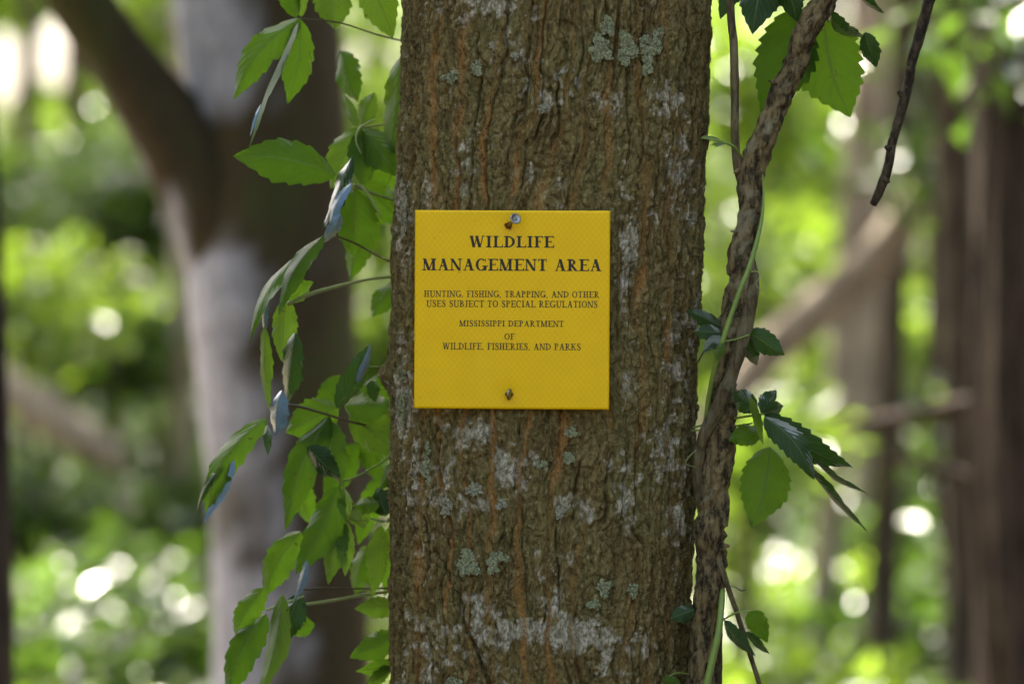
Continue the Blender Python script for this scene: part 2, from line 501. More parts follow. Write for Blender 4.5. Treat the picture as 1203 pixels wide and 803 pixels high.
def build_trunk(parent):
    thf = np.linspace(-1.85, 1.85, 560)
    thb = np.linspace(1.85, 2 * math.pi - 1.85, 60)[1:-1]
    th = np.concatenate([thf, thb])
    z = np.concatenate([np.linspace(-0.1, 1.0, 50)[:-1], np.linspace(1.0, 2.0, 600), np.linspace(2.0, 10.0, 70)[1:]])
    TH, Z = np.meshgrid(th, z)
    base = trunk_point(TH, Z)
    px = 601.5 + base[..., 0] / ((1 + base[..., 1] / CAM_D) * 0.001)
    py = 401.5 - (Z - CAM_Z) / ((1 + base[..., 1] / CAM_D) * 0.001)
    U = TH * 0.185
    # wandering vertical fissures
    warp = (fbm(U * 9, Z * 5.0, 21, 4) - .5) * 0.055 + (fbm(U * 40, Z * 26, 22, 3) - .5) * 0.011
    uu = U + warp
    k1 = uu * 27 + 1.5 * fbm(U * 8, Z * 2.6, 31, 3)
    r1 = np.abs(k1 - np.floor(k1) - .5) * 2 + 0.22 * (fbm(U * 90, Z * 40, 36, 3) - .5)
    k2 = uu * 74 + 2.4 * fbm(U * 14, Z * 5.5, 32, 3)
    r2 = np.abs(k2 - np.floor(k2) - .5) * 2 + 0.3 * (fbm(U * 120, Z * 60, 37, 3) - .5)
    brk = sstep(0.30, 0.58, fbm(U * 12, Z * 7, 33, 3))
    side = sstep(0.70, 1.20, np.abs(TH + 0.05))
    wid = 0.16 + 0.16 * fbm(U * 20, Z * 9, 38, 2)
    f1 = (1 - sstep(0.02, 1.0, r1 / (wid * 1.4))) * (0.25 + 0.75 * brk)
    brk2 = sstep(0.40, 0.60, fbm(U * 30, Z * 16, 39, 3))
    f2 = (1 - sstep(0.03, 0.42, r2)) * (0.10 + 0.70 * brk2 + 0.7 * side)
    fis = np.maximum(f1, f2 * 0.7)
    # scaly flakes between them
    w1, w2, cid = worley(uu * 100 + 1.6 * fbm(U * 50, Z * 40, 5, 2), Z * 34 + 2 * fbm(U * 60, Z * 60, 6, 2), 41)
    edge = sstep(0.02, 0.22, w2 - w1)
    c1, c2, cid2 = worley(uu * 230, Z * 120, 43)
    rough = fbm(uu * 280, Z * 150, 44, 3) - .5
    lump = fbm(U * 24, Z * 13, 45, 4) - .5
    rid = fbm(uu * 170, Z * 16, 47, 3) - .5
    h = 0.0036 * lump - 0.0056 * fis - 0.0100 * fis * side + (0.0030 + 0.0070 * side) * rid
    h += 0.0026 * (cid - .5) * (1 - fis) - 0.0022 * (1 - edge) * (1 - 0.6 * fis)
    h += 0.0011 * (cid2 - .5) + 0.0030 * rough
    # long narrow cracks
    k3 = uu * 52 + 2.0 * fbm(U * 11, Z * 3.5, 81, 3) + 0.25 * (fbm(U * 90, Z * 60, 83, 2) - .5)
    crack = (1 - sstep(0.04, 0.20, np.abs(k3 - np.floor(k3) - .5) * 2)) * sstep(0.46, 0.58, fbm(U * 22 + 3, Z * 9, 82, 3) + 0.14 * side)
    h -= (0.0075 + 0.004 * side) * crack
    # seam down the right flank, a diagonal scar near the foot, the knot on the left edge
    seam_px = np.interp(py, [250, 330, 420, 560, 700, 830], [808, 800, 795, 790, 787, 786]) + 3 * (vnoise(py / 22, py * 0, 3) - .5)
    seam = np.exp(-((px - seam_px) / 3.0) ** 2) * sstep(240, 330, py) * (np.abs(TH) < 1.8)
    h -= 0.017 * seam
    sc_px = np.interp(py, [640, 665, 700, 740, 803, 850], [505, 521, 538, 548, 573, 590]) + 4 * (vnoise(py / 14, py * 0, 9) - .5)
    scar = np.exp(-((px - sc_px) / 2.2) ** 2) * sstep(640, 660, py) * (np.abs(TH) < 1.8)
    h -= 0.010 * scar
    h += 0.0035 * np.exp(-((px - sc_px - 9) / 7) ** 2) * sstep(650, 700, py) * (np.abs(TH) < 1.8)
    h += 0.013 * np.exp(-((py - 440) / 16) ** 2) * np.exp(-((TH + 1.35) / 0.30) ** 2)
    h += 0.004 * np.exp(-((py - 560) / 60) ** 2) * np.exp(-((TH + 1.4) / 0.25) ** 2)
    far = (Z < 1.0) | (Z > 2.0)
    n = trunk_point(TH + .004, Z) - trunk_point(TH - .004, Z)
    nx, ny = n[..., 1], -n[..., 0]
    ln = np.hypot(nx, ny) + 1e-12
    v = base.copy()
    v[..., 0] += h * nx / ln; v[..., 1] += h * ny / ln
    R, K = TH.shape
    i = np.arange(R - 1)[:, None] * K; j = np.arange(K)[None, :]; j2 = (j + 1) % K
    f = np.stack([i + j, i + j2, i + K + j2, i + K + j], -1).reshape(-1, 4)
    me = mesh_np('trunk', v.reshape(-1, 3), f)
    # pigments: orange inner bark in the fissures, pale crustose lichen in patches
    orange = np.clip(np.maximum(f1 * 1.15, f2 * 0.35 * brk) * (0.45 + 0.55 * (1 - side)), 0, 1)
    orange *= 0.35 + 0.65 * sstep(0.35, 0.6, fbm(U * 10 + 9, Z * 4, 51, 3))
    reg = np.zeros_like(px)
    for cx_, cy_, rx_, ry_, wt in ((560, 505, 28, 14, .9), (548, 522, 20, 12, .8), (590, 545, 26, 22, 1.0), (600, 567, 20, 16, 1.0), (528, 560, 14, 26, .8),
            (560, 590, 24, 12, .7), (660, 590, 14, 10, .8), (690, 600, 12, 20, .9), (735, 590, 12, 35, .8), (725, 545, 14, 14, .6), (600, 740, 60, 24, 1.15), (680, 745, 50, 26, 1.05),
            (560, 715, 24, 22, .9), (720, 765, 20, 30, .9), (645, 715, 24, 20, .7), (790, 610, 16, 30, .7), (780, 520, 22, 40, .7), (800, 420, 20, 70, .6),
            (735, 330, 10, 60, .8), (740, 285, 14, 26, .8), (780, 115, 24, 22, .8), (800, 200, 24, 60, .6), (485, 560, 10, 60, .7), (475, 470, 12, 40, 1.0),
            (470, 250, 8, 70, .7), (500, 225, 12, 30, .6), (545, 225, 10, 20, .6), (580, 10, 26, 14, .9), (610, 60, 30, 40, .45), (560, 190, 26, 30, .5),
            (640, 120, 30, 20, .4), (715, 130, 20, 20, .5), (655, 215, 24, 24, .5), (500, 790, 20, 24, .6), (550, 760, 20, 14, .6), (740, 455, 14, 24, .7)):
        reg = np.maximum(reg, wt * np.exp(-((px - cx_) / rx_) ** 2 - ((py - cy_) / ry_) ** 2))
    spots = fbm(U * 120, Z * 100, 61, 4, 0.6)
    broad = fbm(U * 26, Z * 20, 62, 3)
    lich = sstep(0.56, 0.68, spots * 0.75 + reg * 0.42 + (broad - .5) * 0.42) * (1 - 0.75 * f1)
    lich = np.maximum(lich, sstep(0.30, 0.75, reg) * sstep(0.42, 0.52, spots) * (1 - 0.8 * f1))
    plate = np.clip((1 - fis) * edge * (0.4 + 0.6 * cid), 0, 1)
    set_color(me, 'bk', np.stack([orange, lich, plate, np.ones_like(lich)], -1).reshape(-1, 4))
    return link('trunk', me, M['trunk'], parent)

# leaf scatter for crowns: folded rhombs around clump centres
def leaf_cloud(name, blobs, n, size, seed, mat, parent=None, clump=0.35, up=0.5, per=22, zmin=None, gaps=None):
    r = np.random.default_rng(seed)
    blobs = np.asarray(blobs, float)                       # cx cy cz rx ry rz
    vol = blobs[:, 3] * blobs[:, 4] * blobs[:, 5]
    nc = max(4, n // per)
    which = r.choice(len(blobs), nc, p=vol / vol.sum())
    d = r.normal(size=(nc, 3)); d /= np.linalg.norm(d, axis=1)[:, None]
    rad = r.random(nc)[:, None] ** 0.42
    cc = blobs[which, :3] + d * rad * blobs[which, 3:]
    own = r.integers(0, nc, n)
    p = cc[own] + r.normal(size=(n, 3)) * clump * np.array([1, 1, 0.55])
    if gaps:                                                # openings in the foliage
        pc = p
        sc = (1 + pc[:, 1] / CAM_D) * .001
        gx, gy = 601.5 + pc[:, 0] / sc, 401.5 - (pc[:, 2] - CAM_Z) / sc
        keep = np.ones(n, bool)
        for hx, hy, hw, hh in gaps: keep &= ((gx - hx) / hw) ** 2 + ((gy - hy) / hh) ** 2 > 1
        p = p[keep]; n = len(p)
    if zmin is not None:
        p[:, 2] = np.maximum(p[:, 2], zmin + r.random(n) * 0.15)
    a = r.normal(size=(n, 3)) * np.array([1, 1, 0.45]); a[:, 2] -= 0.25
    a /= np.linalg.norm(a, axis=1)[:, None]
    nn = r.normal(size=(n, 3)); nn[:, 2] += up * 2
    b = np.cross(nn, a); b /= np.linalg.norm(b, axis=1)[:, None] + 1e-9
    up_n = np.cross(a, b)
    s = size * (0.6 + 0.8 * r.random(n))[:, None]
    w = 0.30 * s
    v = np.stack([p - a * s * .5, p + b * w - a * s * .08 + up_n * w * .25, p + a * s * .5 - up_n * s * .08, p - b * w - a * s * .08 + up_n * w * .25], 1).reshape(-1, 3)
    k = np.arange(n)[:, None] * 4
    f = np.concatenate([k + np.array([[0, 1, 2]]), k + np.array([[0, 2, 3]])], 0)
    return link(name, mesh_np(name, v, f, smooth=False), mat, parent)

SIGN_TREE = thing('tree', 'large furrowed brown tree with lichen patches carrying the yellow sign', 'tree', trunk_point(np.array(0.0), np.array(0.0)).tolist())
build_trunk(SIGN_TREE)
cx10 = trunk_axis(9.0)[0]
for k in range(7):
    a = k * 0.9 + .3; z0 = 4.6 + 0.7 * k
    q = Vector((float(trunk_axis(z0)[0]), CYT, z0))
    e = q + Vector((math.cos(a) * 2.6, math.sin(a) * 2.6, 1.5))
    tube_obj('limb', [q, q.lerp(e, .5) + Vector((0, 0, .25)), e], [.07, .045, .012], M['brown'], SIGN_TREE, step=.15, nseg=8)
leaf_cloud('crown', [(0.3, 1.6, 7.0, 3.6, 3.6, 2.6), (-1.4, 3.4, 6.0, 2.6, 2.6, 1.8), (1.9, 3.2, 6.4, 2.4, 2.6, 1.8)], 9000, 0.26, 71, M['canopy'], SIGN_TREE, 0.5)

def lichen_patch(px, py, rx, ry, n, mat, seed, parent):
    """a crust of small overlapping lobes lying on the bark"""
    r = random.Random(seed)
    vs_, fs_ = [], []
    for k in range(int(n * 1.5)):
        while True:
            dx, dy = r.uniform(-1, 1), r.uniform(-1, 1)
            an = math.atan2(dy, dx)
            if dx * dx + dy * dy < (0.70 + .18 * math.sin(3 * an + seed) + .14 * math.sin(5 * an + seed * 2.1) + .12 * r.random()) ** 2: break
        o, nrm = trunk_at_px(px + dx * rx, py + dy * ry, 0.0)
        side = Vector((-nrm.y, nrm.x, 0)).normalized(); upv = Vector((0, 0, 1))
        rr = r.uniform(0.0013, 0.0032); b = len(vs_)
        lift = r.uniform(0.0004, 0.0042)
        vs_.append(tuple(o + nrm * (lift - 0.0006)))
        m = 11; ph = r.random() * 6
        for ring in (0.55, 1.0):
            for j in range(m):
                a = 2 * math.pi * j / m
                q = rr * ring * (1 + 0.28 * math.sin(3 * a + ph) + r.uniform(-.18, .18))
                vs_.append(tuple(o + nrm * (lift + (0.0007 if ring < 1 else r.uniform(-.0006, .0010))) + side * q * math.cos(a) + upv * q * math.sin(a)))
        for j in range(m):
            j2 = (j + 1) % m
            fs_.append((b, b + 1 + j, b + 1 + j2))
            fs_.append((b + 1 + j, b + 1 + m + j, b + 1 + m + j2, b + 1 + j2))
    me = bpy.data.meshes.new('lichen_patch'); me.from_pydata(vs_, [], fs_)
    me.polygons.foreach_set('use_smooth', np.full(len(me.polygons), True)); me.update()
    return link('lichen_patch', me, mat, parent)

for k, (px, py, rx, ry, n, m) in enumerate((
        (713, 32, 9, 13, 60, 'lich'), (705, 58, 14, 18, 110, 'lich'), (736, 58, 12, 24, 120, 'lich'), (760, 62, 9, 30, 90, 'lich'), (772, 45, 6, 18, 40, 'lich'),
        (530, 91, 9, 7, 30, 'lich'), (561, 80, 6, 9, 22, 'lich'), (550, 662, 14, 18, 110, 'lich'), (584, 655, 14, 10, 36, 'lich'), (580, 668, 8, 5, 14, 'lich'),
        (710, 690, 9, 12, 36, 'lich'), (743, 693, 6, 9, 18, 'lich'), (697, 710, 10, 5, 20, 'lich'), (671, 507, 6, 7, 20, 'lich'), (668, 538, 6, 7, 20, 'lich'), (636, 545, 5, 5, 12, 'lich'),
        (472, 440, 8, 9, 36, 'lich'), (474, 478, 7, 22, 60, 'lich'), (502, 545, 6, 26, 46, 'lich'), (558, 575, 10, 8, 26, 'lichw'), (590, 592, 9, 7, 20, 'lichw'), (525, 595, 6, 14, 24, 'lichw'),
        (658, 600, 7, 8, 20, 'lichw'), (637, 128, 6, 5, 12, 'lichw'), (605, 66, 4, 5, 10, 'lichw'), (476, 250, 3, 40, 30, 'lichw'), (532, 800, 9, 7, 22, 'lich'))):
    lichen_patch(px, py, rx, ry, n, M[m], 100 + k, SIGN_TREE)

# ------------------------------------------------------------------ the sign
def build_sign():
    c0 = Vector((-0.0, -0.0060, CAM_Z - (363.7 - 401.5) * 0.001))
    W, H = 0.2290, 0.2325
    root = thing('sign', 'square yellow metal wildlife area sign with black lettering nailed to the bark', 'sign', c0)
    root.rotation_euler = (0, math.radians(0.35), math.radians(-3.0))
    nx, nz = 81, 81
    xs = np.linspace(-W / 2, W / 2, nx); zs = np.linspace(-H / 2, H / 2, nz)
    X, Z = np.meshgrid(xs, zs, indexing='ij')
    def relief(X, Z):   # sheet pressed in at the two nails, a touch of bowing
        d1 = np.hypot(X + 0.004, Z - 0.099); d2 = np.hypot(X + 0.003, Z + 0.099)
        return 0.0016 * np.exp(-(d1 / 0.022) ** 2) + 0.0010 * np.exp(-(d2 / 0.013) ** 2) + 0.0012 * np.cos(X * 20) * 0.5 + 0.0006 * (vnoise(X * 16 + 5, Z * 16 + 5, 77) - .5)
    Yf = relief(X, Z) - 0.0006
    front = np.stack([X, Yf, Z], -1).reshape(-1, 3); back = np.stack([X, Yf + 0.0012, Z], -1).reshape(-1, 3)
    n = nx * nz
    i = (np.arange(nx - 1)[:, None] * nz + np.arange(nz - 1)[None, :]).ravel()
    f = [np.stack([i, i + nz, i + nz + 1, i + 1], -1), np.stack([i + n, i + n + 1, i + n + nz + 1, i + n + nz], -1)]
    ring = [k * nz for k in range(nx)] + [(nx - 1) * nz + k for k in range(1, nz)] + [k * nz + nz - 1 for k in range(nx - 2, -1, -1)] + [k for k in range(nz - 2, 0, -1)]
    ring = np.array(ring); r2 = np.roll(ring, -1)
    f.append(np.stack([ring, ring + n, r2 + n, r2], -1))
    o = link('plate', mesh_np('plate', np.vstack([front, back]), np.vstack(f), smooth=False), M['sign']); o.parent = root
    for p in o.data.polygons[:2 * (nx - 1) * (nz - 1)]: p.use_smooth = True

    # roman capitals built from stems, hairlines, serifs and bowls; cap height 1
    def glyph(ch, S, Hh):
        out = []
        def poly(*p): out.append(list(p))
        def rect(x0, y0, x1, y1): poly((x0, y0), (x1, y0), (x1, y1), (x0, y1))
        def serif(x, y, w=None, d=1):      # foot (d=1) or head (d=-1) serif on a stem centred at x
            w = w or S * 1.15 + .10
            poly((x - w, y), (x + w, y), (x + w, y + d * Hh * .75), (x + S * .5, y + d * (Hh * .75 + .07)), (x - S * .5, y + d * (Hh * .75 + .07)), (x - w, y + d * Hh * .75))
        def stem(x, t=None, y0=0, y1=1, top=True, bot=True):
            t = t or S
            rect(x - t / 2, y0, x + t / 2, y1)
            w = t / 2 + .13
            if bot: poly((x - w, y0), (x + w, y0), (x + w, y0 + Hh * .8), (x + t / 2, y0 + Hh * .8 + .05), (x - t / 2, y0 + Hh * .8 + .05), (x - w, y0 + Hh * .8))
            if top: poly((x - w, y1), (x + w, y1), (x + w, y1 - Hh * .8), (x + t / 2, y1 - Hh * .8 - .05), (x - t / 2, y1 - Hh * .8 - .05), (x - w, y1 - Hh * .8))
        def arm(x0, x1, y, d, drop=.2):    # hairline arm with a beak hanging (d<0) or standing (d>0)
            rect(x0, min(y, y + d * Hh), x1, max(y, y + d * Hh))
            poly((x1 - .13, y + d * Hh * .6), (x1 + .01, y + d * drop), (x1 + .035, y + d * drop), (x1 + .02, y))
        def bowl(cx, cy, rx, ry, a0, a1, t=None, h=None, n=26):
            t = t or S; h = h or Hh
            for k in range(n):
                u0, u1 = (math.radians(a0 + (a1 - a0) * q / n) for q in (k, k + 1))
                poly((cx + rx * math.cos(u0), cy + ry * math.sin(u0)), (cx + rx * math.cos(u1), cy + ry * math.sin(u1)),
                     (cx + (rx - t) * math.cos(u1), cy + (ry - h) * math.sin(u1)), (cx + (rx - t) * math.cos(u0), cy + (ry - h) * math.sin(u0)))
        def diag(x0, y0, x1, y1, t):
            poly((x0 - t / 2, y0), (x0 + t / 2, y0), (x1 + t / 2, y1), (x1 - t / 2, y1))
        def stroke(pts, n=30):
            q = catmull(np.array(pts, float), n)
            d = np.gradient(q[:, :2], axis=0); d /= np.linalg.norm(d, axis=1)[:, None] + 1e-9
            nn = np.column_stack([-d[:, 1], d[:, 0]]) * q[:, 2:3] / 2
            for k in range(n - 1):
                poly(tuple(q[k, :2] + nn[k]), tuple(q[k, :2] - nn[k]), tuple(q[k + 1, :2] - nn[k + 1]), tuple(q[k + 1, :2] + nn[k + 1]))
        s2 = S / 2 + .13
        T = Hh * 1.1
        if ch == 'I': stem(s2); w = 2 * s2
        elif ch == 'H':
            w = .98; stem(s2); stem(w - s2); rect(s2, .5 - Hh / 2, w - s2, .5 + Hh / 2)
        elif ch in 'EFL':
            w = .84 if ch != 'F' else .76
            stem(s2, top=True, bot=True)
            if ch in 'EF':
                arm(s2, w - .02, 1.0, -1); rect(s2, .52 - Hh / 2, w - .2, .52 + Hh / 2); rect(w - .22, .40, w - .19, .64)
            if ch in 'EL': arm(s2, w, 0.0, 1, .26)
        elif ch == 'T':
            w = .84; stem(w / 2, top=False); rect(.06, 1 - Hh, w - .06, 1)
            for d in (-1, 1):
                x = w / 2 + d * .36
                poly((x, 1), (x + d * .04, .74), (x + d * .015, .74), (x - d * .11, 1 - Hh * .6))
        elif ch == 'D': w = .98; stem(s2); bowl(s2 + .05, .5, w - .07 - s2, .5, -90, 90)
        elif ch == 'P': w = .80; stem(s2); bowl(s2 + .05, .735, w - .1 - s2, .265, -90, 90, S * .9)
        elif ch == 'R':
            w = .94; stem(s2); bowl(s2 + .05, .74, w - .26 - s2, .26, -90, 90, S * .9)
            diag(w - S * .6, 0, s2 + .12, .52, S * 1.1); rect(w - S * 1.2, 0, w + .06, Hh * .7)
        elif ch == 'B':
            w = .86; stem(s2); bowl(s2 + .05, .755, w - .2 - s2, .245, -90, 90, S * .9); bowl(s2 + .05, .265, w - .1 - s2, .265, -90, 90)
        elif ch == 'O': w = .98; bowl(w / 2, .5, w / 2 - .02, .52, 0, 360, n=48)
        elif ch in 'CG':
            w = .94 if ch == 'C' else 1.0
            bowl(.5, .5, .48, .52, 48, 312 if ch == 'C' else 330, n=40)
            poly((.80, .92), (.845, 1.01), (.88, 1.01), (.88, .66), (.85, .66))
            if ch == 'G': stem(.84, S * .95, .02, .42, bot=False)
        elif ch == 'J': w = .56; stem(.34, y0=.2, bot=False); stroke([(.34, .25, S), (.31, .05, S * .7), (.2, -.02, Hh), (.09, .06, S * .6), (.07, .12, S * .5)], 14)
        elif ch == 'U':
            w = .98; x0 = s2; x1 = w - .17
            stem(x0, y0=.3, bot=False); stem(x1, T, y0=.3, bot=False)
            stroke([(x0, .34, S), (x0 + .03, .12, S * .9), ((x0 + x1) / 2, .01, Hh * 1.3), (x1 - .04, .14, T), (x1, .34, T)], 24)
        elif ch == 'N':
            w = 1.0; stem(.15, T, top=False); stem(w - .15, T, bot=False); diag(w - .19, 0, .15, 1, S * 1.1); rect(.0, 1 - Hh * .8, .2, 1)
        elif ch == 'M':
            w = 1.22; stem(.16, T, top=False); stem(w - s2, S); diag(w / 2 - .03, 0, .18, 1, S * 1.1); diag(w / 2 - .03, 0, w - s2 - .03, 1, T); rect(.02, 1 - Hh * .8, .22, 1)
        elif ch == 'A':
            w = 1.0; diag(.17, 0, .5, 1, T); diag(.79, 0, .48, 1, S * 1.1); rect(.26, .33, .70, .33 + Hh)
            rect(.03, 0, .31, Hh * .8); rect(.79 - s2, 0, .79 + s2, Hh * .8)
        elif ch == 'W':
            w = 1.34; t = S * 1.05
            diag(.40, 0, .17, 1, t); diag(.40, 0, .66, .95, T); diag(.90, 0, .62, 1, t); diag(.92, 0, 1.18, 1, T)
            rect(.0, 1 - Hh * .8, .32, 1); rect(.47, 1 - Hh * .8, .78, 1); rect(1.04, 1 - Hh * .8, 1.32, 1)
        elif ch == 'K':
            w = 1.0; stem(s2); diag(s2 + .05, .42, .78, 1, T * 1.1); diag(.82, 0, s2 + .22, .58, S * 1.1)
            rect(.64, 1 - Hh * .8, .93, 1); rect(.66, 0, 1.0, Hh * .8)
        elif ch == 'S':
            w = .70
            stroke([(.585, .76, Hh), (.52, .93, Hh * 1.1), (.34, .985, Hh), (.17, .90, S * .75), (.135, .76, S * .85), (.24, .61, S), (.45, .47, S * 1.1), (.57, .33, S), (.56, .16, S * .85), (.42, .03, Hh * 1.2), (.30, .01, Hh), (.16, .07, Hh), (.09, .27, Hh)], 44)
            rect(.585, .68, .615, 1.0); rect(.065, 0, .095, .33)
        elif ch == ',':
            w = .34; stroke([(.15, .07, S * .75), (.18, .0, S * .7), (.10, -.17, .03)], 8)
            bowl(.13, .06, S * .42, S * .42, 0, 360, S * .41, S * .41, 12)
        else: w = .42
        return out, w

    def line(text, x0, x1, ytop, ybot, bold):
        # positions in photo pixels; becomes raised ink on the plate
        S, Hh = (0.235, 0.085) if bold else (0.185, 0.100)
        capm = (ybot - ytop) * 0.001
        track = .10 if bold else .085
        pieces, x = [], 0.0
        for ch in text:
            g, w = glyph(ch, S, Hh)
            for q in g: pieces.append([(a + x, b) for a, b in q])
            x += w + track
        total = x - track
        sx = (x1 - x0) * 0.001 / total
        ox = (x0 - 601.5) * 0.001; oz = (363.7 - ybot) * 0.001
        vs_, fs_ = [], []
        for k, q in enumerate(pieces):
            b = len(vs_)
            lift = 0.00016 + 0.000012 * (k % 9)
            for a, h in q:
                X_, Z_ = ox + a * sx, oz + h * capm
                vs_.append((X_, float(relief(np.array(X_), np.array(Z_))) - 0.0006 - lift, Z_))
            fs_.append(tuple(range(b, b + len(q))))
        me = bpy.data.meshes.new('lettering'); me.from_pydata(vs_, [], fs_); me.update()
        o = link('lettering', me, M['ink']); o.parent = root
    def fx(v): return 470 + v / 3.088
    def fy(v): return 230 + v / 3.088
    for txt, a, b, c, d, bold in (('WILDLIFE', 250, 556, 146, 188, True), ('MANAGEMENT AREA', 80, 729, 229, 272, True),
            ('HUNTING, FISHING, TRAPPING, AND OTHER', 86, 722, 345, 368, False), ('USES SUBJECT TO SPECIAL REGULATIONS', 95, 716, 380, 404, False),
            ('MISSISSIPPI DEPARTMENT', 215, 594, 452, 474, False), ('OF', 379, 416, 499, 521, False), ('WILDLIFE, FISHERIES, AND PARKS', 155, 656, 534, 558, False)):
        line(txt, fx(a), fx(b), fy(c), fy(d), bold)
    # dark nick at the top left corner
    me = bpy.data.meshes.new('corner_nick')
    me.from_pydata([(-.1118, -.0004, .1135), (-.1105, -.0004, .1142), (-.1088, -.0004, .1090), (-.1094, -.0004, .1088)], [], [(0, 1, 2, 3)]); me.update()
    o = link('corner_nick', me, M['ink']); o.parent = root
build_sign()

def lathe(path, n=20):
    """verts and faces of a profile [(r, h)] turned about +Z"""
    v, f = [], []
    for r, h in path:
        for k in range(n):
            a = 2 * math.pi * k / n
            v.append((r * math.cos(a), r * math.sin(a), h))
    for i in range(len(path) - 1):
        for k in range(n):
            k2 = (k + 1) % n
            f.append((i * n + k, i * n + k2, (i + 1) * n + k2, (i + 1) * n + k))
    f.append(tuple(range(n))[::-1]); f.append(tuple((len(path) - 1) * n + k for k in range(n)))
    return v, f

def part(name, v, f, mat, parent, smooth=True):
    me = bpy.data.meshes.new(name); me.from_pydata([tuple(x) for x in v], [], f)
    me.polygons.foreach_set('use_smooth', np.full(len(me.polygons), smooth)); me.update()
    o = bpy.data.objects.new(name, me); C.objects.link(o); me.materials.append(mat)
    o.parent = parent
    return o

def build_nails():
    a = P(597.3, 265, -0.0055)
    t = thing('nail', 'bent round headed steel nail sticking out of the top of the yellow sign', 'nail', a)
    b = P(605.5, 257, -0.024) - a
    v, f = tube([(0, .012, 0), (0, 0, 0), tuple(b * .55), tuple(b)], [.0022, .0021, .0020, .0020], step=.0012, nseg=14)
    part('shank', v, [tuple(int(k) for k in q) for q in f], M['steel'], t)
    v, f = lathe([(.001, -.0006), (.0055, -.0005), (.0066, .0000), (.0068, .0006), (.0060, .0013), (.0050, .0009), (.0032, -.0001), (.0012, .0002)], 28)
    h = part('head', v, f, M['steel'], t)
    h.location = b
    h.rotation_euler = Vector((.42, -1, .30)).to_track_quat('Z', 'Y').to_euler()
    v, f = lathe([(.0042, 0), (.0040, .00035), (.0024, .0005)], 18)
    v = [(x * (1 + .2 * math.sin(k)), y * (1 + .2 * math.cos(k * 1.7)), z) for k, (x, y, z) in enumerate(v)]
    s = part('rust_ring', v, f, M['rust'], t); s.rotation_euler = (math.radians(90), 0, 0); s.location = (0, -.0010, 0)
    a = P(598, 463, -0.0062)
    t = thing('nail', 'small steel nail hammered sideways through the bottom of the yellow sign', 'nail', a)
    # head bent over so that it is seen edge on
    v, f = lathe([(.001, -.0018), (.0052, -.0017), (.0066, -.0009), (.0068, .0006), (.0058, .0016), (.0025, .0019)], 26)
    h = part('head', v, f, M['steel'], t); h.location = (.0002, -.0042, .0004)
    h.rotation_euler = Vector((1, -.30, -.13)).to_track_quat('Z', 'Y').to_euler()
    v, f = tube([(-.001, .012, 0), (-.001, 0, 0), (-.0008, -.004, 0)], [.0019, .0019, .0019], step=.0015, nseg=12)
    part('shank', v, [tuple(int(k) for k in q) for q in f], M['steel'], t)
    # torn diamond of rusty metal around it
    q = [(-.0052, 0, .0006), (-.0015, 0, .0040), (.0016, 0, .0038), (.0055, 0, .0002), (.0012, 0, -.0064), (-.0010, 0, -.0066)]
    v = [(x, .0002, z) for x, _, z in q] + [(x * .6, -.0011, z * .6) for x, _, z in q]
    f = [(i, (i + 1) % 6, 6 + (i + 1) % 6, 6 + i) for i in range(6)] + [(6, 7, 8, 9, 10, 11)]
    part('torn_rim', v, f, M['rust'], t, False)
build_nails()

# ------------------------------------------------------------------ creeper leaves
def leaf_mesh(name, b, t, w, y=0.15, dy=0.0, roll=0.0, fold=0.30, sag=0.0, bow=0.10, teeth=7, shape=0.78, seed=0, curl=0.0):
    """A toothed blade whose base and tip lie on the rays of two photo pixels; w is its apparent width in pixels."""
    r = random.Random(seed)
    B, T = P(*b, y), P(*t, y + dy)
    ax = T - B; L = ax.length; ax.normalize()
    viewd = Vector((0, 1, 0))
    lat = ax.cross(viewd).normalized()
    nrm = lat.cross(ax).normalized()                 # towards or away from the camera
    if nrm.y > 0: nrm = -nrm
    cr, sr = math.cos(roll), math.sin(roll)
    side = lat * cr + nrm * sr
    up = nrm * cr - lat * sr
    s = (1 + y / CAM_D) * 0.001
    half = 1.12 * w * s / max(0.30, abs(cr)) / 2 / math.cos(fold * .8)
    nu, nv = teeth * 4 + 2, 8
    v, uv = [], []
    amp = 0.09 + r.uniform(0, .05)
    ph = r.random() * 6
    for i in range(nu + 1):
        u = i / nu
        prof = math.sin(math.pi * u ** shape) ** 0.85 * (1 - 0.25 * u ** 3) if 0 < u < 1 else 0.0
        prof = prof / 0.97
        saw = (u * teeth) % 1.0
        tooth = 1 - amp * (1.0 - saw) * (0 if u < .12 else 1) * 1.6
        c = B + ax * (L * u) + lat * (sag * s * math.sin(math.pi * u)) + up * (bow * L * math.sin(math.pi * u))
        # tip curls over the last third
        if curl and u > .6: c = c + up * (-curl * L * (u - .6) ** 2 * 3)
        for j in range(nv + 1):
            q = -1 + 2 * j / nv
            hw = half * prof * (tooth if abs(q) > .99 else 1 - 0.5 * (1 - tooth) * abs(q) ** 3)
            wav = 0.05 * half * math.sin(u * 17 + q * 2 + ph) * abs(q)
            p = c + side * (q * hw * math.cos(fold)) + up * (-abs(q) * hw * math.sin(fold) + wav + 0.10 * half * (q * q) * math.sin(u * 9 + ph))
            # forward sweep of the margin
            p = p + ax * (abs(q) ** 2 * hw * 0.18)
            v.append(tuple(p)); uv.append((q, u))
    f = []
    for i in range(nu):
        for j in range(nv):
            a = i * (nv + 1) + j
            f.append((a, a + 1, a + nv + 2, a + nv + 1))
    me = bpy.data.meshes.new(name)
    me.from_pydata(v, [], f)
    lay = me.uv_layers.new(name='UVMap')
    idx = np.zeros(len(me.loops), dtype=np.int32); me.loops.foreach_get('vertex_index', idx)
    lay.data.foreach_set('uv', np.array(uv, dtype=np.float32)[idx].ravel())
    me.polygons.foreach_set('use_smooth', np.full(len(f), True)); me.update()
    return me

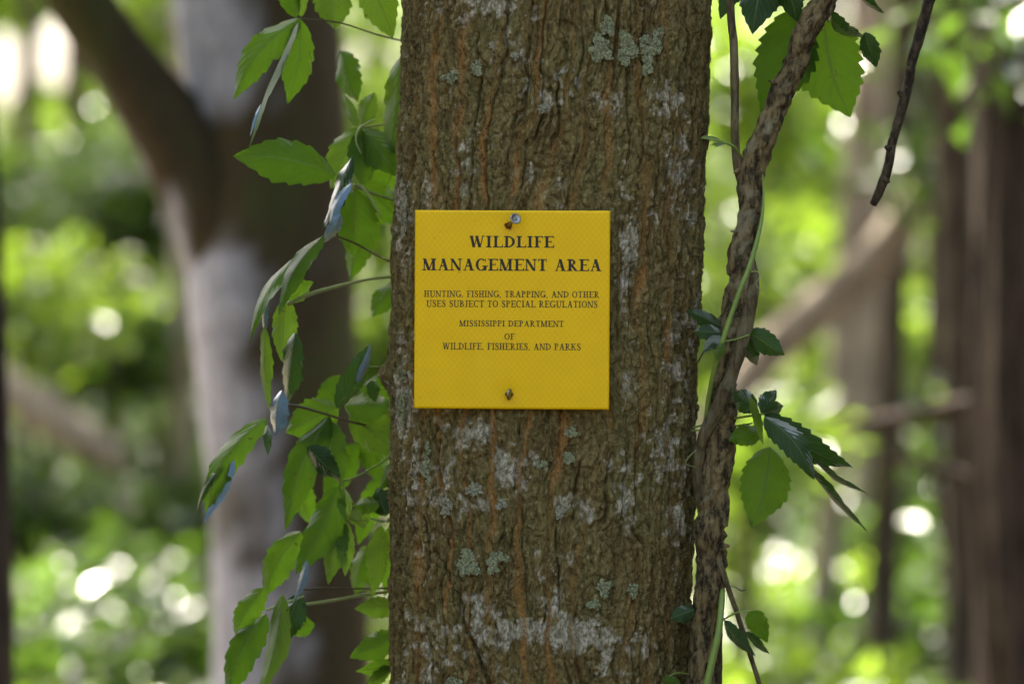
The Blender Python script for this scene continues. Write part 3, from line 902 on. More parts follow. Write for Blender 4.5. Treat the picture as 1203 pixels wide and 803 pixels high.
LSEED = [500]
STALKS = {}          # petioles of each creeper: their leaflets are their sub-parts
def leaf(parent, b, t, w, kind='leaf', y=0.15, **kw):
    LSEED[0] += 1
    r = random.Random(LSEED[0])
    L = math.dist(b, t)
    if 'roll' not in kw:
        ratio = w / L
        kw['roll'] = (r.uniform(.95, 1.2) if ratio < .2 else r.uniform(.25, .6)) * r.choice((-1, 1))
    kw.setdefault('dy', r.uniform(-.03, .03))
    kw.setdefault('bow', r.uniform(.03, .10))
    me = leaf_mesh('leaflet', b, t, w, y, seed=LSEED[0], **kw)
    best, bd = parent, 46.0
    for o, q in STALKS.get(parent.name, ()):
        for p in q:
            d = math.dist(p, b)
            if d < bd: best, bd = o, d
    return link('leaflet', me, M[kind], best)

def petiole(parent, pts, wpx, kind='stemg', y=0.15, name='petiole', y1=None):
    n = len(pts); y1 = y if y1 is None else y1
    q = [P(a, b, y + (y1 - y) * k / max(1, n - 1)) for k, (a, b) in enumerate(pts)]
    ws = wpx if isinstance(wpx, (list, tuple)) else [wpx] * n
    o = tube_obj(name, q, [x * 0.0005 for x in ws], M[kind], parent, step=.006, nseg=8)
    if name == 'petiole': STALKS.setdefault(parent.name, []).append((o, pts))
    return o

CR = thing('climbing_creeper', 'leafy green creeper with drooping toothed leaflets on the left flank of the sign tree', 'creeper', P(474, 803, 0.25))
petiole(CR, [(476, 860), (472, 700), (478, 520), (474, 400), (478, 250), (486, 60), (488, -60)], 7, 'stemr', 0.25, 'stem')
# petioles
petiole(CR, [(352, 22), (400, 27), (440, 40), (480, 50)], [2.2, 2, 2, 2.5], 'stemr', .14, y1=.22)
petiole(CR, [(416, 217), (430, 224), (455, 233), (480, 240)], [4, 3.5, 3, 3], 'stemp', .15, y1=.22)
petiole(CR, [(394, 277), (420, 287), (445, 301), (482, 318)], [2.5, 2.5, 2.5, 3], 'stemr', .13, y1=.22)
petiole(CR, [(338, 357), (365, 345), (405, 334), (440, 327), (480, 324)], [5, 5, 4, 3.5, 3.5], 'stemp', .13, y1=.21)
petiole(CR, [(332, 475), (350, 477), (372, 483), (412, 495), (440, 501), (482, 508)], [4, 4, 3, 3, 3, 3], 'stemr', .12, y1=.21)
petiole(CR, [(403, 565), (418, 560), (440, 548), (480, 522)], [3, 3, 2.5, 2.5], 'stemg', .15, y1=.22)
petiole(CR, [(357, 692), (380, 690), (420, 691), (480, 690)], [3, 2.5, 2.5, 3], 'stemr', .13, y1=.21)
petiole(CR, [(355, 710), (390, 705), (430, 698), (480, 692)], [4, 4, 3.5, 3.5], 'stemp', .14, y1=.22)
petiole(CR, [(433, 431), (450, 430), (480, 427)], [2, 2, 2], 'stemg', .16, y1=.21)
petiole(CR, [(440, 140), (423, 150), (418, 165), (424, 180)], [2, 3, 2, 2], 'stemp', .16)
petiole(CR, [(422, 150), (445, 147), (480, 142)], [3, 2.5, 2.5], 'stemp', .17, y1=.22)
petiole(CR, [(425, 218), (440, 240), (448, 256)], [4, 3, 2], 'stemp', .14)
petiole(CR, [(455, 612), (470, 600), (490, 590)], [5, 4, 3], 'stemp', .19, y1=.22)
petiole(CR, [(452, 612), (440, 610), (434, 608)], [4, 3, 2], 'stemp', .185)
petiole(CR, [(405, 610), (404, 590), (403, 566)], [2, 2, 2], 'stemg', .15)
petiole(CR, [(313, 716), (335, 708), (357, 700)], [3, 3, 3], 'stemp', .13)
# leaflets: base, tip, apparent width, kind (blue is painted sky sheen), depth
leaf(CR, (353, 21), (274, 117), 40, 'leaf', .14, sag=-8, roll=.30, shape=.85)
leaf(CR, (353, 23), (338, 122), 38, 'leaf', .145, sag=4, roll=-.35)
leaf(CR, (351, 25), (292, 175), 9, 'leaf', .12, sag=4, roll=1.15)
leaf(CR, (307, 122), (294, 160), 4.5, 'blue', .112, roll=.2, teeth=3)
leaf(CR, (349, 21), (322, -46), 26, 'leaf', .14)
leaf(CR, (354, 20), (352, -50), 20, 'light', .15)
leaf(CR, (388, -30), (394, 35), 46, 'light', .17, roll=.2)
leaf(CR, (428, -35), (462, 45), 44, 'light', .18, roll=-.25)
leaf(CR, (470, 66), (452, 195), 40, 'light', .17, sag=12, roll=.5)
leaf(CR, (420, 150), (388, 222), 42, 'light', .18, roll=.2)
leaf(CR, (423, 152), (426, 222), 30, 'leaf', .185)
leaf(CR, (424, 150), (466, 205), 44, 'leaf', .19, roll=-.2)
leaf(CR, (421, 149), (402, 108), 12, 'light', .2)
leaf(CR, (424, 148), (440, 108), 24, 'light', .2)
leaf(CR, (396, 206), (274, 184), 52, 'leaf', .13, sag=-5, roll=.25, shape=.9)
leaf(CR, (413, 184), (380, 268), 20, 'dark', .11, roll=.9, sag=6)
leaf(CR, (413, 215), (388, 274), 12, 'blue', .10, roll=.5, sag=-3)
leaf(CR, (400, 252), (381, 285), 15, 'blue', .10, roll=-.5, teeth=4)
leaf(CR, (417, 222), (416, 302), 52, 'leaf', .165, roll=.2)
leaf(CR, (424, 216), (474, 262), 46, 'leaf', .18, roll=-.3)
leaf(CR, (380, 276), (328, 370), 24, 'leaf', .12, roll=.6, sag=-4)
leaf(CR, (368, 284), (292, 402), 18, 'leaf', .13, roll=.9, sag=-8)
leaf(CR, (338, 352), (368, 331), 22, 'leaf', .14, teeth=4)
leaf(CR, (336, 350), (331, 424), 30, 'light', .145, roll=.2)
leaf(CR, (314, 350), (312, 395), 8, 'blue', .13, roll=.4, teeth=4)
leaf(CR, (311, 383), (317, 483), 16, 'light', .135, roll=.7)
leaf(CR, (347, 390), (337, 476), 27, 'dark', .11, roll=.6, sag=4)
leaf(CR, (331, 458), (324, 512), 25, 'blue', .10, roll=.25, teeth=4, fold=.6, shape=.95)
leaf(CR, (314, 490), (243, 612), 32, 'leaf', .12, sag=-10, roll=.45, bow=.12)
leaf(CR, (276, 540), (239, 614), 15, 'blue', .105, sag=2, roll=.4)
leaf(CR, (264, 545), (231, 600), 9, 'dark', .11, sag=-2, roll=.5)
leaf(CR, (313, 498), (315, 535), 10, 'dark', .14, teeth=4)
leaf(CR, (398, 477), (336, 508), 48, 'leaf', .17, roll=.15)
leaf(CR, (396, 480), (434, 404), 26, 'dark', .13, roll=.5)
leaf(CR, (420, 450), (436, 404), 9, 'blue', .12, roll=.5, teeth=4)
leaf(CR, (437, 446), (441, 472), 15, 'dark', .16, teeth=4)
leaf(CR, (404, 476), (464, 478), 34, 'leaf', .18)
leaf(CR, (410, 486), (470, 532), 46, 'light', .19, roll=.2)
leaf(CR, (387, 488), (336, 622), 40, 'leaf', .16, sag=-6, roll=.25)
leaf(CR, (386, 494), (401, 572), 32, 'leaf', .165)
leaf(CR, (361, 524), (400, 562), 28, 'dark', .13, roll=.4)
leaf(CR, (399, 570), (347, 674), 42, 'leaf', .14, roll=.3, sag=6)
leaf(CR, (403, 572), (406, 612), 18, 'light', .155, teeth=5)
leaf(CR, (409, 609), (434, 611), 22, 'light', .15, teeth=5)
leaf(CR, (403, 610), (386, 686), 28, 'light', .15, roll=.3)
leaf(CR, (405, 610), (406, 676), 22, 'light', .155, roll=-.3)
leaf(CR, (402, 609), (376, 640), 18, 'light', .16, teeth=5)
leaf(CR, (353, 624), (310, 702), 38, 'leaf', .165, roll=.2, sag=-4)
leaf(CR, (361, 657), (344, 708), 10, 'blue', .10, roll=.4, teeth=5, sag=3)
leaf(CR, (311, 690), (276, 754), 30, 'leaf', .15, roll=.3, sag=-4)
leaf(CR, (312, 720), (266, 822), 38, 'leaf', .155, roll=.3, sag=-4)
leaf(CR, (332, 696), (303, 822), 26, 'light', .12, roll=.6, sag=8)
leaf(CR, (352, 697), (331, 756), 32, 'dark', .14, roll=.3)
leaf(CR, (340, 738), (370, 733), 28, 'leaf', .15, teeth=4, roll=.2)
leaf(CR, (448, 617), (437, 702), 26, 'light', .185)
leaf(CR, (458, 617), (462, 672), 20, 'light', .19)
leaf(CR, (454, 606), (444, 572), 28, 'dark', .185, teeth=5)
leaf(CR, (446, 592), (414, 594), 20, 'leaf', .18, teeth=5)
leaf(CR, (468, 712), (416, 715), 24, 'light', .19, roll=.3)
leaf(CR, (470, 745), (411, 772), 32, 'leaf', .185, roll=.3)
leaf(CR, (466, 779), (418, 788), 18, 'leaf', .18, teeth=5)
leaf(CR, (462, 782), (430, 806), 18, 'light', .18, teeth=5)
leaf(CR, (468, 575), (440, 600), 22, 'dark', .19, teeth=5)
leaf(CR, (474, 420), (440, 462), 22, 'leaf', .21)
leaf(CR, (474, 540), (446, 575), 20, 'leaf', .21)
for b, t, w in (((440, 250), (410, 330), 34), ((470, 330), (436, 372), 30), ((452, 440), (420, 500), 34), ((430, 500), (452, 572), 34), ((420, 520), (380, 590), 34), ((446, 560), (420, 640), 30),
                ((432, 640), (416, 700), 28), ((380, 600), (366, 660), 28), ((400, 440), (372, 500), 30), ((470, 180), (440, 250), 36), ((400, 60), (420, 120), 32), ((460, 120), (476, 180), 28), ((470, 640), (452, 700), 26), ((350, 560), (368, 620), 26)):
    leaf(CR, b, t, w, 'leaf', .26)

# ------------------------------------------------------------------ woody vine on the right
YV = 0.03
VN = thing('woody_vine', 'rough brown woody vine forking upwards beside the right flank of the sign tree', 'vine', P(820, 860, YV))
def pathpts(pts, y=YV):
    q, r = [], []
    for p in pts:
        yy = y + (p[3] if len(p) > 3 else 0)
        q.append(P(p[0], p[1], yy)); r.append(p[2] * 0.0005 * (1 + yy / CAM_D))
    return q, r
q, r = pathpts([(1010, -70, 27), (990, -35, 27), (971, 0, 28), (954, 28, 28), (936, 68, 27), (917, 112, 28), (897, 159, 28), (885, 192, 31), (880, 215, 30), (880, 249, 27),
                (876, 277, 26), (870, 310, 29), (868, 339, 29), (862, 380, 27), (855, 417, 27), (851, 450, 28), (849, 485, 31), (842, 538, 34), (838, 582, 32), (837, 620, 34), (835, 661, 33),
                (828, 714, 31), (824, 758, 30), (821, 803, 33), (818, 870, 34)])
tube_obj('stem', q, r, M['vine'], VN, step=.0018, nseg=44, rough=.30, seed=5, fu=1.9, fz=95, wob=.006)
q, r = pathpts([(858, -80, 8, .01), (859, 0, 9, .01), (861.5, 62, 10, .005), (863, 124, 10), (864, 174, 10), (868, 203, 11), (876, 232, 8)])
tube_obj('side_branch', q, r, M['vine2'], VN, step=.0025, nseg=16, rough=.12, seed=8, fu=1.5, fz=60, wob=.003)
q, r = pathpts([(882, 300, 8, -.004), (884, 335, 14, -.010), (879, 372, 16, -.016), (868, 415, 16, -.020), (858, 445, 16, -.022), (845, 475, 16, -.020), (832, 500, 15, -.014), (823, 528, 13, -.006), (820, 560, 12, .0), (824, 592, 11, .006), (834, 612, 10, .012)])
tube_obj('twined_stem', q, r, M['vine2'], VN, step=.002, nseg=26, rough=.24, seed=12, fu=1.8, fz=60, wob=.003)
q, r = pathpts([(838, 690, 12, .022), (841, 735, 16, .020), (840, 775, 17, .018), (838, 870, 18, .018)])
tube_obj('rear_stem', q, r, M['twig'], VN, step=.003, nseg=16, rough=.18, seed=14, fu=1.4, fz=50)
q, r = pathpts([(845, 660, 8, -.012), (850, 674, 7, -.016), (861, 706, 6, -.016), (875, 749, 6, -.012), (893, 806, 5.5, -.01), (905, 850, 5)])
tube_obj('branchlet', q, r, M['vine2'], VN, step=.002, nseg=12, rough=.16, seed=16, fu=1.2, fz=80)
for a, b, ra in (((917, 100), (903, 95), 5), ((848, 531), (858, 531), 7), ((845, 615), (855, 617), 6), ((826, 625), (816, 624), 6), ((847, 640), (857, 641), 6), ((866, 272), (858, 271), 3.5), ((890, 185), (898, 190), 5), ((868, 200), (862, 203), 5), ((833, 560), (826, 566), 6)):
    m = ((a[0] + b[0]) / 2, (a[1] + b[1]) / 2)
    tube_obj('knob', [P(*a, YV - .006), P(*m, YV - .008), P(*b, YV - .009)], [ra * .0006, ra * .0005, ra * .00022], M['vine'], VN, step=.0012, nseg=10, rough=.25, seed=int(a[0]), fu=1.2, fz=120)

# ------------------------------------------------------------------ green creeper twining over the vine
GV = thing('twining_creeper', 'thin green creeper with dark toothed leaves twining around the woody vine', 'creeper', P(830, 860, 0.01))
def gpath(pts, w, kind='stemg', name='green_stem'):
    q = [P(a, b, c) for a, b, c in pts]
    o = tube_obj(name, q, [x * .0005 for x in w], M[kind], GV, step=.003, nseg=12)
    if name == 'petiole': STALKS.setdefault(GV.name, []).append((o, [(a, b) for a, b, c in pts]))
    return o
gpath([(896, 205, .02), (897, 230, .01), (895, 256, .004), (889, 284, -.004), (880, 314, -.012), (869, 342, -.016), (858, 373, -.016), (849, 401, -.016), (842, 424, -.010), (836, 448, .0), (832, 470, .012), (828, 498, .025), (820, 536, .045), (818, 575, .05), (826, 620, .055), (840, 655, .05), (848, 687, .025), (845, 736, .0), (836, 778, -.008), (829, 812, -.010), (824, 860, -.010)],
      [1.5, 2.5, 4, 5.5, 6, 6, 6, 6.5, 6, 5.5, 5.5, 5, 4.5, 4.5, 5, 6, 7, 8, 8.5, 8.5, 8.5])
gpath([(883, 319, -.014), (890, 319, -.02), (895, 326, -.022), (899, 336, -.022), (900, 350, -.02)], [2, 1.8, 1.5, 1.2, .8], 'stemp', 'tendril')
gpath([(893, 325, -.02), (888, 334, -.02), (896, 340, -.02), (903, 330, -.02)], [1.2, 1.2, 1.0, .8], 'stemp', 'tendril')
gpath([(872, 185, .01), (862, 172, -.01), (850, 167, -.014), (838, 164, -.016), (824, 162, -.016)], [3, 3, 3, 2.5, 1.5], 'stemg', 'shoot')
gpath([(817, 548, .0), (806, 545, -.01), (808, 538, -.012), (818, 528, -.01)], [1.2, 1.2, 1.2, 1.0], 'stemp', 'tendril')
gpath([(856, 688, -.006), (864, 689, -.008), (870, 693, -.008), (876, 692, -.008)], [1.4, 1.3, 2, 1.4], 'stemr', 'tendril')
gpath([(850, 727, .01), (866, 719, .0), (884, 717, -.006)], [2.5, 2, 1.8], 'stemg', 'petiole')
gpath([(815, 502, .05), (840, 495, .05), (870, 490, .02), (896, 486, -.01)], [2.5, 2.5, 2.8, 3], 'stemg', 'petiole')
gpath([(812, 506, .06), (850, 502, .06), (884, 497, .02)], [2, 2, 2], 'stemg', 'petiole')
gpath([(820, 425, .03), (830, 408, .02), (846, 394, .0)], [2, 2, 2.2], 'stemr', 'petiole')
gpath([(850, 401, -.005), (866, 398, .0), (880, 393, .0)], [2, 2, 2], 'stemg', 'petiole')
gpath([(780, 797, -.0), (795, 790, .01), (815, 792, .03)], [2, 1.6, 1.5], 'stemg', 'petiole')
gpath([(935, -30, .06), (940, -5, .05), (937, 16, .05)], [3, 3, 3], 'stemg', 'petiole')
gpath([(937, 16, .05), (955, 6, .05), (975, 26, .05)], [2.5, 2.5, 2.5], 'stemg', 'petiole')
gpath([(930, -60, .07), (932, -30, .06), (960, -20, .06), (1000, -14, .06)], [4, 3.5, 3, 2.5], 'stemg', 'petiole')
def gl(b, t, w, kind, y, **kw): return leaf(GV, b, t, w, kind, y, **kw)
gl((938, 12), (894, 134), 70, 'leaf', .07, roll=.15, fold=.12, sag=6, shape=.72, teeth=9)
gl((968, 24), (999, 138), 80, 'leaf', .075, roll=-.1, fold=.12, sag=-8, shape=.72, teeth=9)
gl((900, -40), (884, 41), 44, 'dark', .04, roll=.25)
gl((870, -40), (846, 23), 26, 'dark', .06, roll=.4)
gl((922, -34), (937, 27), 30, 'dark', .04, roll=.3)
gl((925, -30), (905, 14), 26, 'dark', .06)
gl((1000, -14), (1039, 16), 9, 'dark', .05, roll=.9)
gl((974, 14), (1017, 44), 14, 'dark', .05, roll=.9, sag=-5)
gl((1016, 38), (1030, 79), 22, 'dark', .05, roll=.4, teeth=5)
gl((900, -16), (872, -2), 30, 'leaf', .08)
gl((848, 384), (806, 364), 19, 'dark', .02, roll=.3, teeth=6)
gl((848, 391), (814, 389), 20, 'dark', .0, roll=.3, teeth=6)
gl((846, 393), (826, 415), 14, 'dark', .0, roll=.3, teeth=5)
gl((846, 384), (856, 366), 14, 'dark', .03, roll=.3, teeth=5)
gl((878, 388), (922, 417), 27, 'dark', .02, roll=.25, teeth=7)
gl((876, 396), (889, 430), 18, 'dark', .025, roll=.3, teeth=5)
gl((850, 402), (841, 424), 12, 'light', -.02, roll=.3, teeth=3)
gl((890, 481), (860, 460), 26, 'dark', .0, roll=.25)
gl((893, 484), (912, 458), 22, 'dark', .0, roll=.3, teeth=6)
gl((896, 485), (921, 477), 20, 'dark', -.005, roll=.5, teeth=6)
gl((898, 486), (1002, 549), 34, 'dark', -.01, roll=.3, sag=-6, teeth=9)
gl((898, 489), (957, 563), 32, 'dark', -.03, roll=-.35, sag=6, teeth=9)
gl((940, 540), (1018, 624), 9, 'dark', -.01, roll=1.1, sag=4)
gl((955, 540), (1018, 579), 7, 'dark', -.012, roll=1.15)
gl((904, 524), (883, 620), 56, 'leaf', .02, roll=.12, fold=.15, sag=5, teeth=9)
gl((896, 505), (856, 517), 26, 'leaf', .03, roll=.25)
gl((882, 466), (897, 522), 10, 'light', -.02, roll=.8)
gl((882, 717), (902, 754), 25, 'leaf', -.01, roll=.15, teeth=5, shape=.6)
gl((850, 728), (888, 770), 16, 'dark', -.005, roll=.5)
gl((876, 741), (904, 768), 10, 'dark', -.005, roll=.7, teeth=5)
gl((816, 715), (787, 727), 20, 'dark', .01, roll=.3, teeth=5)
gl((800, 806), (778, 795), 14, 'leaf', -.02, roll=.3, teeth=5)
for b, t, w in (((846, 165), (824, 160), 6), ((848, 168), (834, 171), 4), ((851, 168), (840, 173), 4)):
    gl(b, t, w, 'light', -.016, roll=.5, teeth=4)

# ------------------------------------------------------------------ hanging dead twig
DT = thing('dead_twig', 'short dark broken twig hanging down from the leaves right of the vine', 'twig', P(1090, -80, .05))
q, r = pathpts([(1118, -90, 13, .02), (1102, -40, 13, .02), (1092, 0, 13, .02), (1076, 62, 12, .02), (1061, 118, 12, .02), (1050, 160, 11, .02), (1040, 200, 11, .02), (1032, 222, 11, .02), (1025, 240, 8, .02)])
tube_obj('stem', q, r, M['twig'], DT, step=.002, nseg=20, rough=.26, seed=33, fu=1.5, fz=75, wob=.005)
for a, b in (((1068, 82), (1074, 78)), ((1038, 210), (1045, 214)), ((1046, 176), (1040, 172)), ((1060, 112), (1055, 108))):
    tube_obj('knob', [P(*a, .015), P(*b, .013)], [.0042, .002], M['twig'], DT, step=.0012, nseg=10, rough=.25, seed=a[0], fu=1.2, fz=120)

# ------------------------------------------------------------------ trees of the woods behind
def limb_v(pts, y, step=.05, nseg=26, seed=0, rough=.06):
    q, r = [], []
    for p in pts:
        yy = y + (p[3] if len(p) > 3 else 0)
        q.append(P(p[0], p[1], yy)); r.append(p[2] * 0.0005 * (1 + yy / CAM_D))
    return tube(q, r, step=step, nseg=nseg, rough=rough, seed=seed, fu=1.2, fz=3, close=False)

PT = thing('forked_tree', 'pale grey mottled forked tree out of focus behind the left creeper', 'tree', (P(345, 803, 3.2).x, 3.2, 0))
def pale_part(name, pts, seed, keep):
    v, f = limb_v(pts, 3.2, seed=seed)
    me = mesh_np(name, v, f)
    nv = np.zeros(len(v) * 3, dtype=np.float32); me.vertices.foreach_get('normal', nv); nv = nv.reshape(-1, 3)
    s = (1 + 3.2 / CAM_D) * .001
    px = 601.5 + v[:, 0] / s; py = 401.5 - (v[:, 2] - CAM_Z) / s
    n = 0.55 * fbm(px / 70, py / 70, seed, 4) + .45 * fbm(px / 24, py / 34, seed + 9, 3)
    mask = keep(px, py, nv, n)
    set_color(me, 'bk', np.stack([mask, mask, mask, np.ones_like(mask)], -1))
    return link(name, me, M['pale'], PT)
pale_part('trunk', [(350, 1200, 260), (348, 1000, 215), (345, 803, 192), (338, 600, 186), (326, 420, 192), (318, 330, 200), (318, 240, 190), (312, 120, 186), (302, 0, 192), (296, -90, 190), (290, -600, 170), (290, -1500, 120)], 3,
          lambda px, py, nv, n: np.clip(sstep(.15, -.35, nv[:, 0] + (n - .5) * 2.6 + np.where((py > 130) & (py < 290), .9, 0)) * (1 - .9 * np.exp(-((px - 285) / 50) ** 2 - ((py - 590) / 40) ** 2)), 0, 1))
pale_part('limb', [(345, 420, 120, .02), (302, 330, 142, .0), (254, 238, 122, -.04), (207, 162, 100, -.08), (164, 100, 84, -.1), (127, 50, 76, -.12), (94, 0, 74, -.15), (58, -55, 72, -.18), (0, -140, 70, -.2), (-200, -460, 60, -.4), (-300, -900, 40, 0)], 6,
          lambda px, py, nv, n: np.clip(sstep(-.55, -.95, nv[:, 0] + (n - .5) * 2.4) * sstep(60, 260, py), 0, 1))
leaf_cloud('crown', [(-1.4, 5.0, 7.5, 2.6, 2.6, 1.9), (0.2, 4.6, 8.6, 2.4, 2.4, 1.8)], 4500, .26, 72, M['canopy'], PT, .5)

def plain_tree(name, label, pts, y, mat, cat='tree', crown=None, ncrown=2500, seed=1, group=None):
    base = P(pts[0][0], pts[0][1], y)
    t = thing(name, label, cat, (base.x, y, max(0, base.z)), group)
    v, f = limb_v(pts, y, step=.12, nseg=18, seed=seed)
    link('trunk', mesh_np('trunk', v, f), M[mat], t)
    if crown:
        leaf_cloud('crown', crown, ncrown, .26, 80 + seed, M['canopy'], t, .5)
    return t

def ground_py(y): return 401.5 + CAM_Z / ((1 + y / CAM_D) * .001) + 10
def straight(px, y, w, lean=0.0, top=-1800):
    g = ground_py(y)
    return [(px - lean * (g - 400) / 400, g, w * 1.35), (px - lean * .5, 600, w * 1.02), (px + lean * .5, 200, w), (px + lean * 2, -300, w * .95), (px + lean * 5, top, w * .6)]

plain_tree('dark_tree', 'dark narrow trunk at the left rim of the woods beside the forked tree', [(-2, ground_py(2.4), 56), (-5, 800, 44), (-10, 500, 42), (-20, 250, 42), (-34, 0, 42), (-60, -300, 40), (-150, -1800, 26)], 2.4, 'darktrunk', seed=2)
plain_tree('broad_dark_tree', 'broad dark brown out of focus trunk standing right of the hanging twig', straight(1188, 4.6, 84, -3), 4.6, 'darktrunk', crown=[(4.0, 6.2, 8.2, 2.6, 2.6, 2.0)], seed=3)
BD = bpy.data.objects['broad_dark_tree']
for pts in ([(1195, 470, 24), (1120, 478, 22), (1040, 496, 20), (985, 500, 12)], [(1195, 590, 20), (1130, 560, 18), (1070, 540, 15), (1030, 545, 8)]):
    v, f = limb_v(pts, 4.9, step=.08, nseg=12, seed=len(pts))
    link('limb', mesh_np('limb', v, f), M['darktrunk'], BD)
plain_tree('leaning_trunk', 'pinkish grey fallen trunk leaning diagonally through the woods at right', [(800, 560, 40), (880, 440, 44), (950, 372, 48), (1030, 300, 46), (1075, 235, 40), (1130, 150, 34), (1190, 60, 28)], 8.0, 'pinktrunk', cat='trunk', seed=4)
for k, (px, y, w, lean, m) in enumerate(((1020, 10, 44, -2, 'pinktrunk'), (905, 15, 26, 3, 'brown'), (1105, 11, 34, -6, 'brown'), (965, 19, 30, 8, 'brown'), (1060, 16, 26, 12, 'brown'), (990, 9, 30, 30, 'pinktrunk'), (1128, 7, 46, -10, 'brown'), (1048, 8.5, 34, 14, 'brown'),
                                   (28, 14, 22, 4, 'brown'), (90, 17, 26, -2, 'brown'), (165, 20, 22, 3, 'brown'), (215, 11, 26, 2, 'pinktrunk'), (440, 18, 26, 2, 'brown'))):
    crown = None if px in (990, 1020, 1048, 905, 965) else [(P(px, 0, y).x + random.uniform(-.6, .6), y + random.uniform(-.5, 2), random.uniform(6.5, 9), 2.1, 2.1, 1.6)]
    if m == 'pinktrunk':
        lab = {1020: 'upright pinkish blurred trunk crossing below the leaning pinkish trunk', 990: 'slanting thin pinkish trunk beside the upright pinkish one', 215: 'pinkish blurred trunk in the woods hugging the left side of the forked tree'}[px]
        plain_tree('distant_tree', lab, straight(px, y, w, lean), y, m, crown=crown, ncrown=1300, seed=10 + k)
    else:
        plain_tree('distant_tree', 'thin brown blurred trunk ' + {1128: 'close to the left side of the broad dark trunk', 1048: 'slanting across the upright pinkish trunk', 905: 'behind the woody vine', 1105: 'beside the broad dark trunk', 965: 'behind the dark creeper leaflets', 1060: 'slanting behind the dead twig', 28: 'behind the sky gap beside the dark narrow trunk', 90: 'under the slanting limb of the forked tree', 165: 'under the crotch of the forked tree', 440: 'between the forked tree and the sign tree'}[px], straight(px, y, w, lean), y, m, crown=crown, ncrown=1300, seed=10 + k, group='thin trunks far back in the woods')
# fallen pinkish log on the left
FL = thing('fallen_log', 'pinkish dry fallen log lying slanted in the undergrowth left of the forked tree', 'log', (P(60, 490, 9.5).x, 9.5, 0))
v, f = limb_v([(-10, 440, 34), (20, 462, 46), (70, 495, 50), (120, 530, 36), (150, 552, 18)], 9.5, step=.08, nseg=16, seed=9)
link('trunk', mesh_np('trunk', v, f), M['pinktrunk'], FL)

def sapling(px, py, y, rpx, hpx, n, size, mat, seed, label, group, name='shrub'):
    """understorey bush: leaves around a middle point given by pixel and depth, stems down to the ground"""
    s = (1 + y / CAM_D) * .001
    c = P(px, py, y); rx, rz = rpx * s, hpx * s
    t = thing(name, label, 'shrub', (c.x, y, 0), group)
    rr = random.Random(seed)
    for k in range(3):
        e = Vector((c.x + rr.uniform(-.6, .6) * rx, y + rr.uniform(-.5, .5) * rx, c.z + rr.uniform(-.2, .6) * rz))
        tube_obj('stem', [Vector((c.x + rr.uniform(-.1, .1), y, -.05)), Vector((c.x, y, 0)).lerp(e, .5) + Vector((rr.uniform(-.1, .1), 0, 0)), e], [.022, .016, .006], M['brown'], t, step=.15, nseg=6)
    bl = [(c.x + rr.uniform(-.5, .5) * rx, y + rr.uniform(-.4, .4) * rx, c.z + rr.uniform(-.5, .5) * rz, rx * rr.uniform(.45, .8), rx * rr.uniform(.45, .8), rz * rr.uniform(.4, .7)) for _ in range(5)]
    leaf_cloud('crown', bl, n, size, seed, M[mat], t, .16, .4, 14, zmin=.03)
    return t

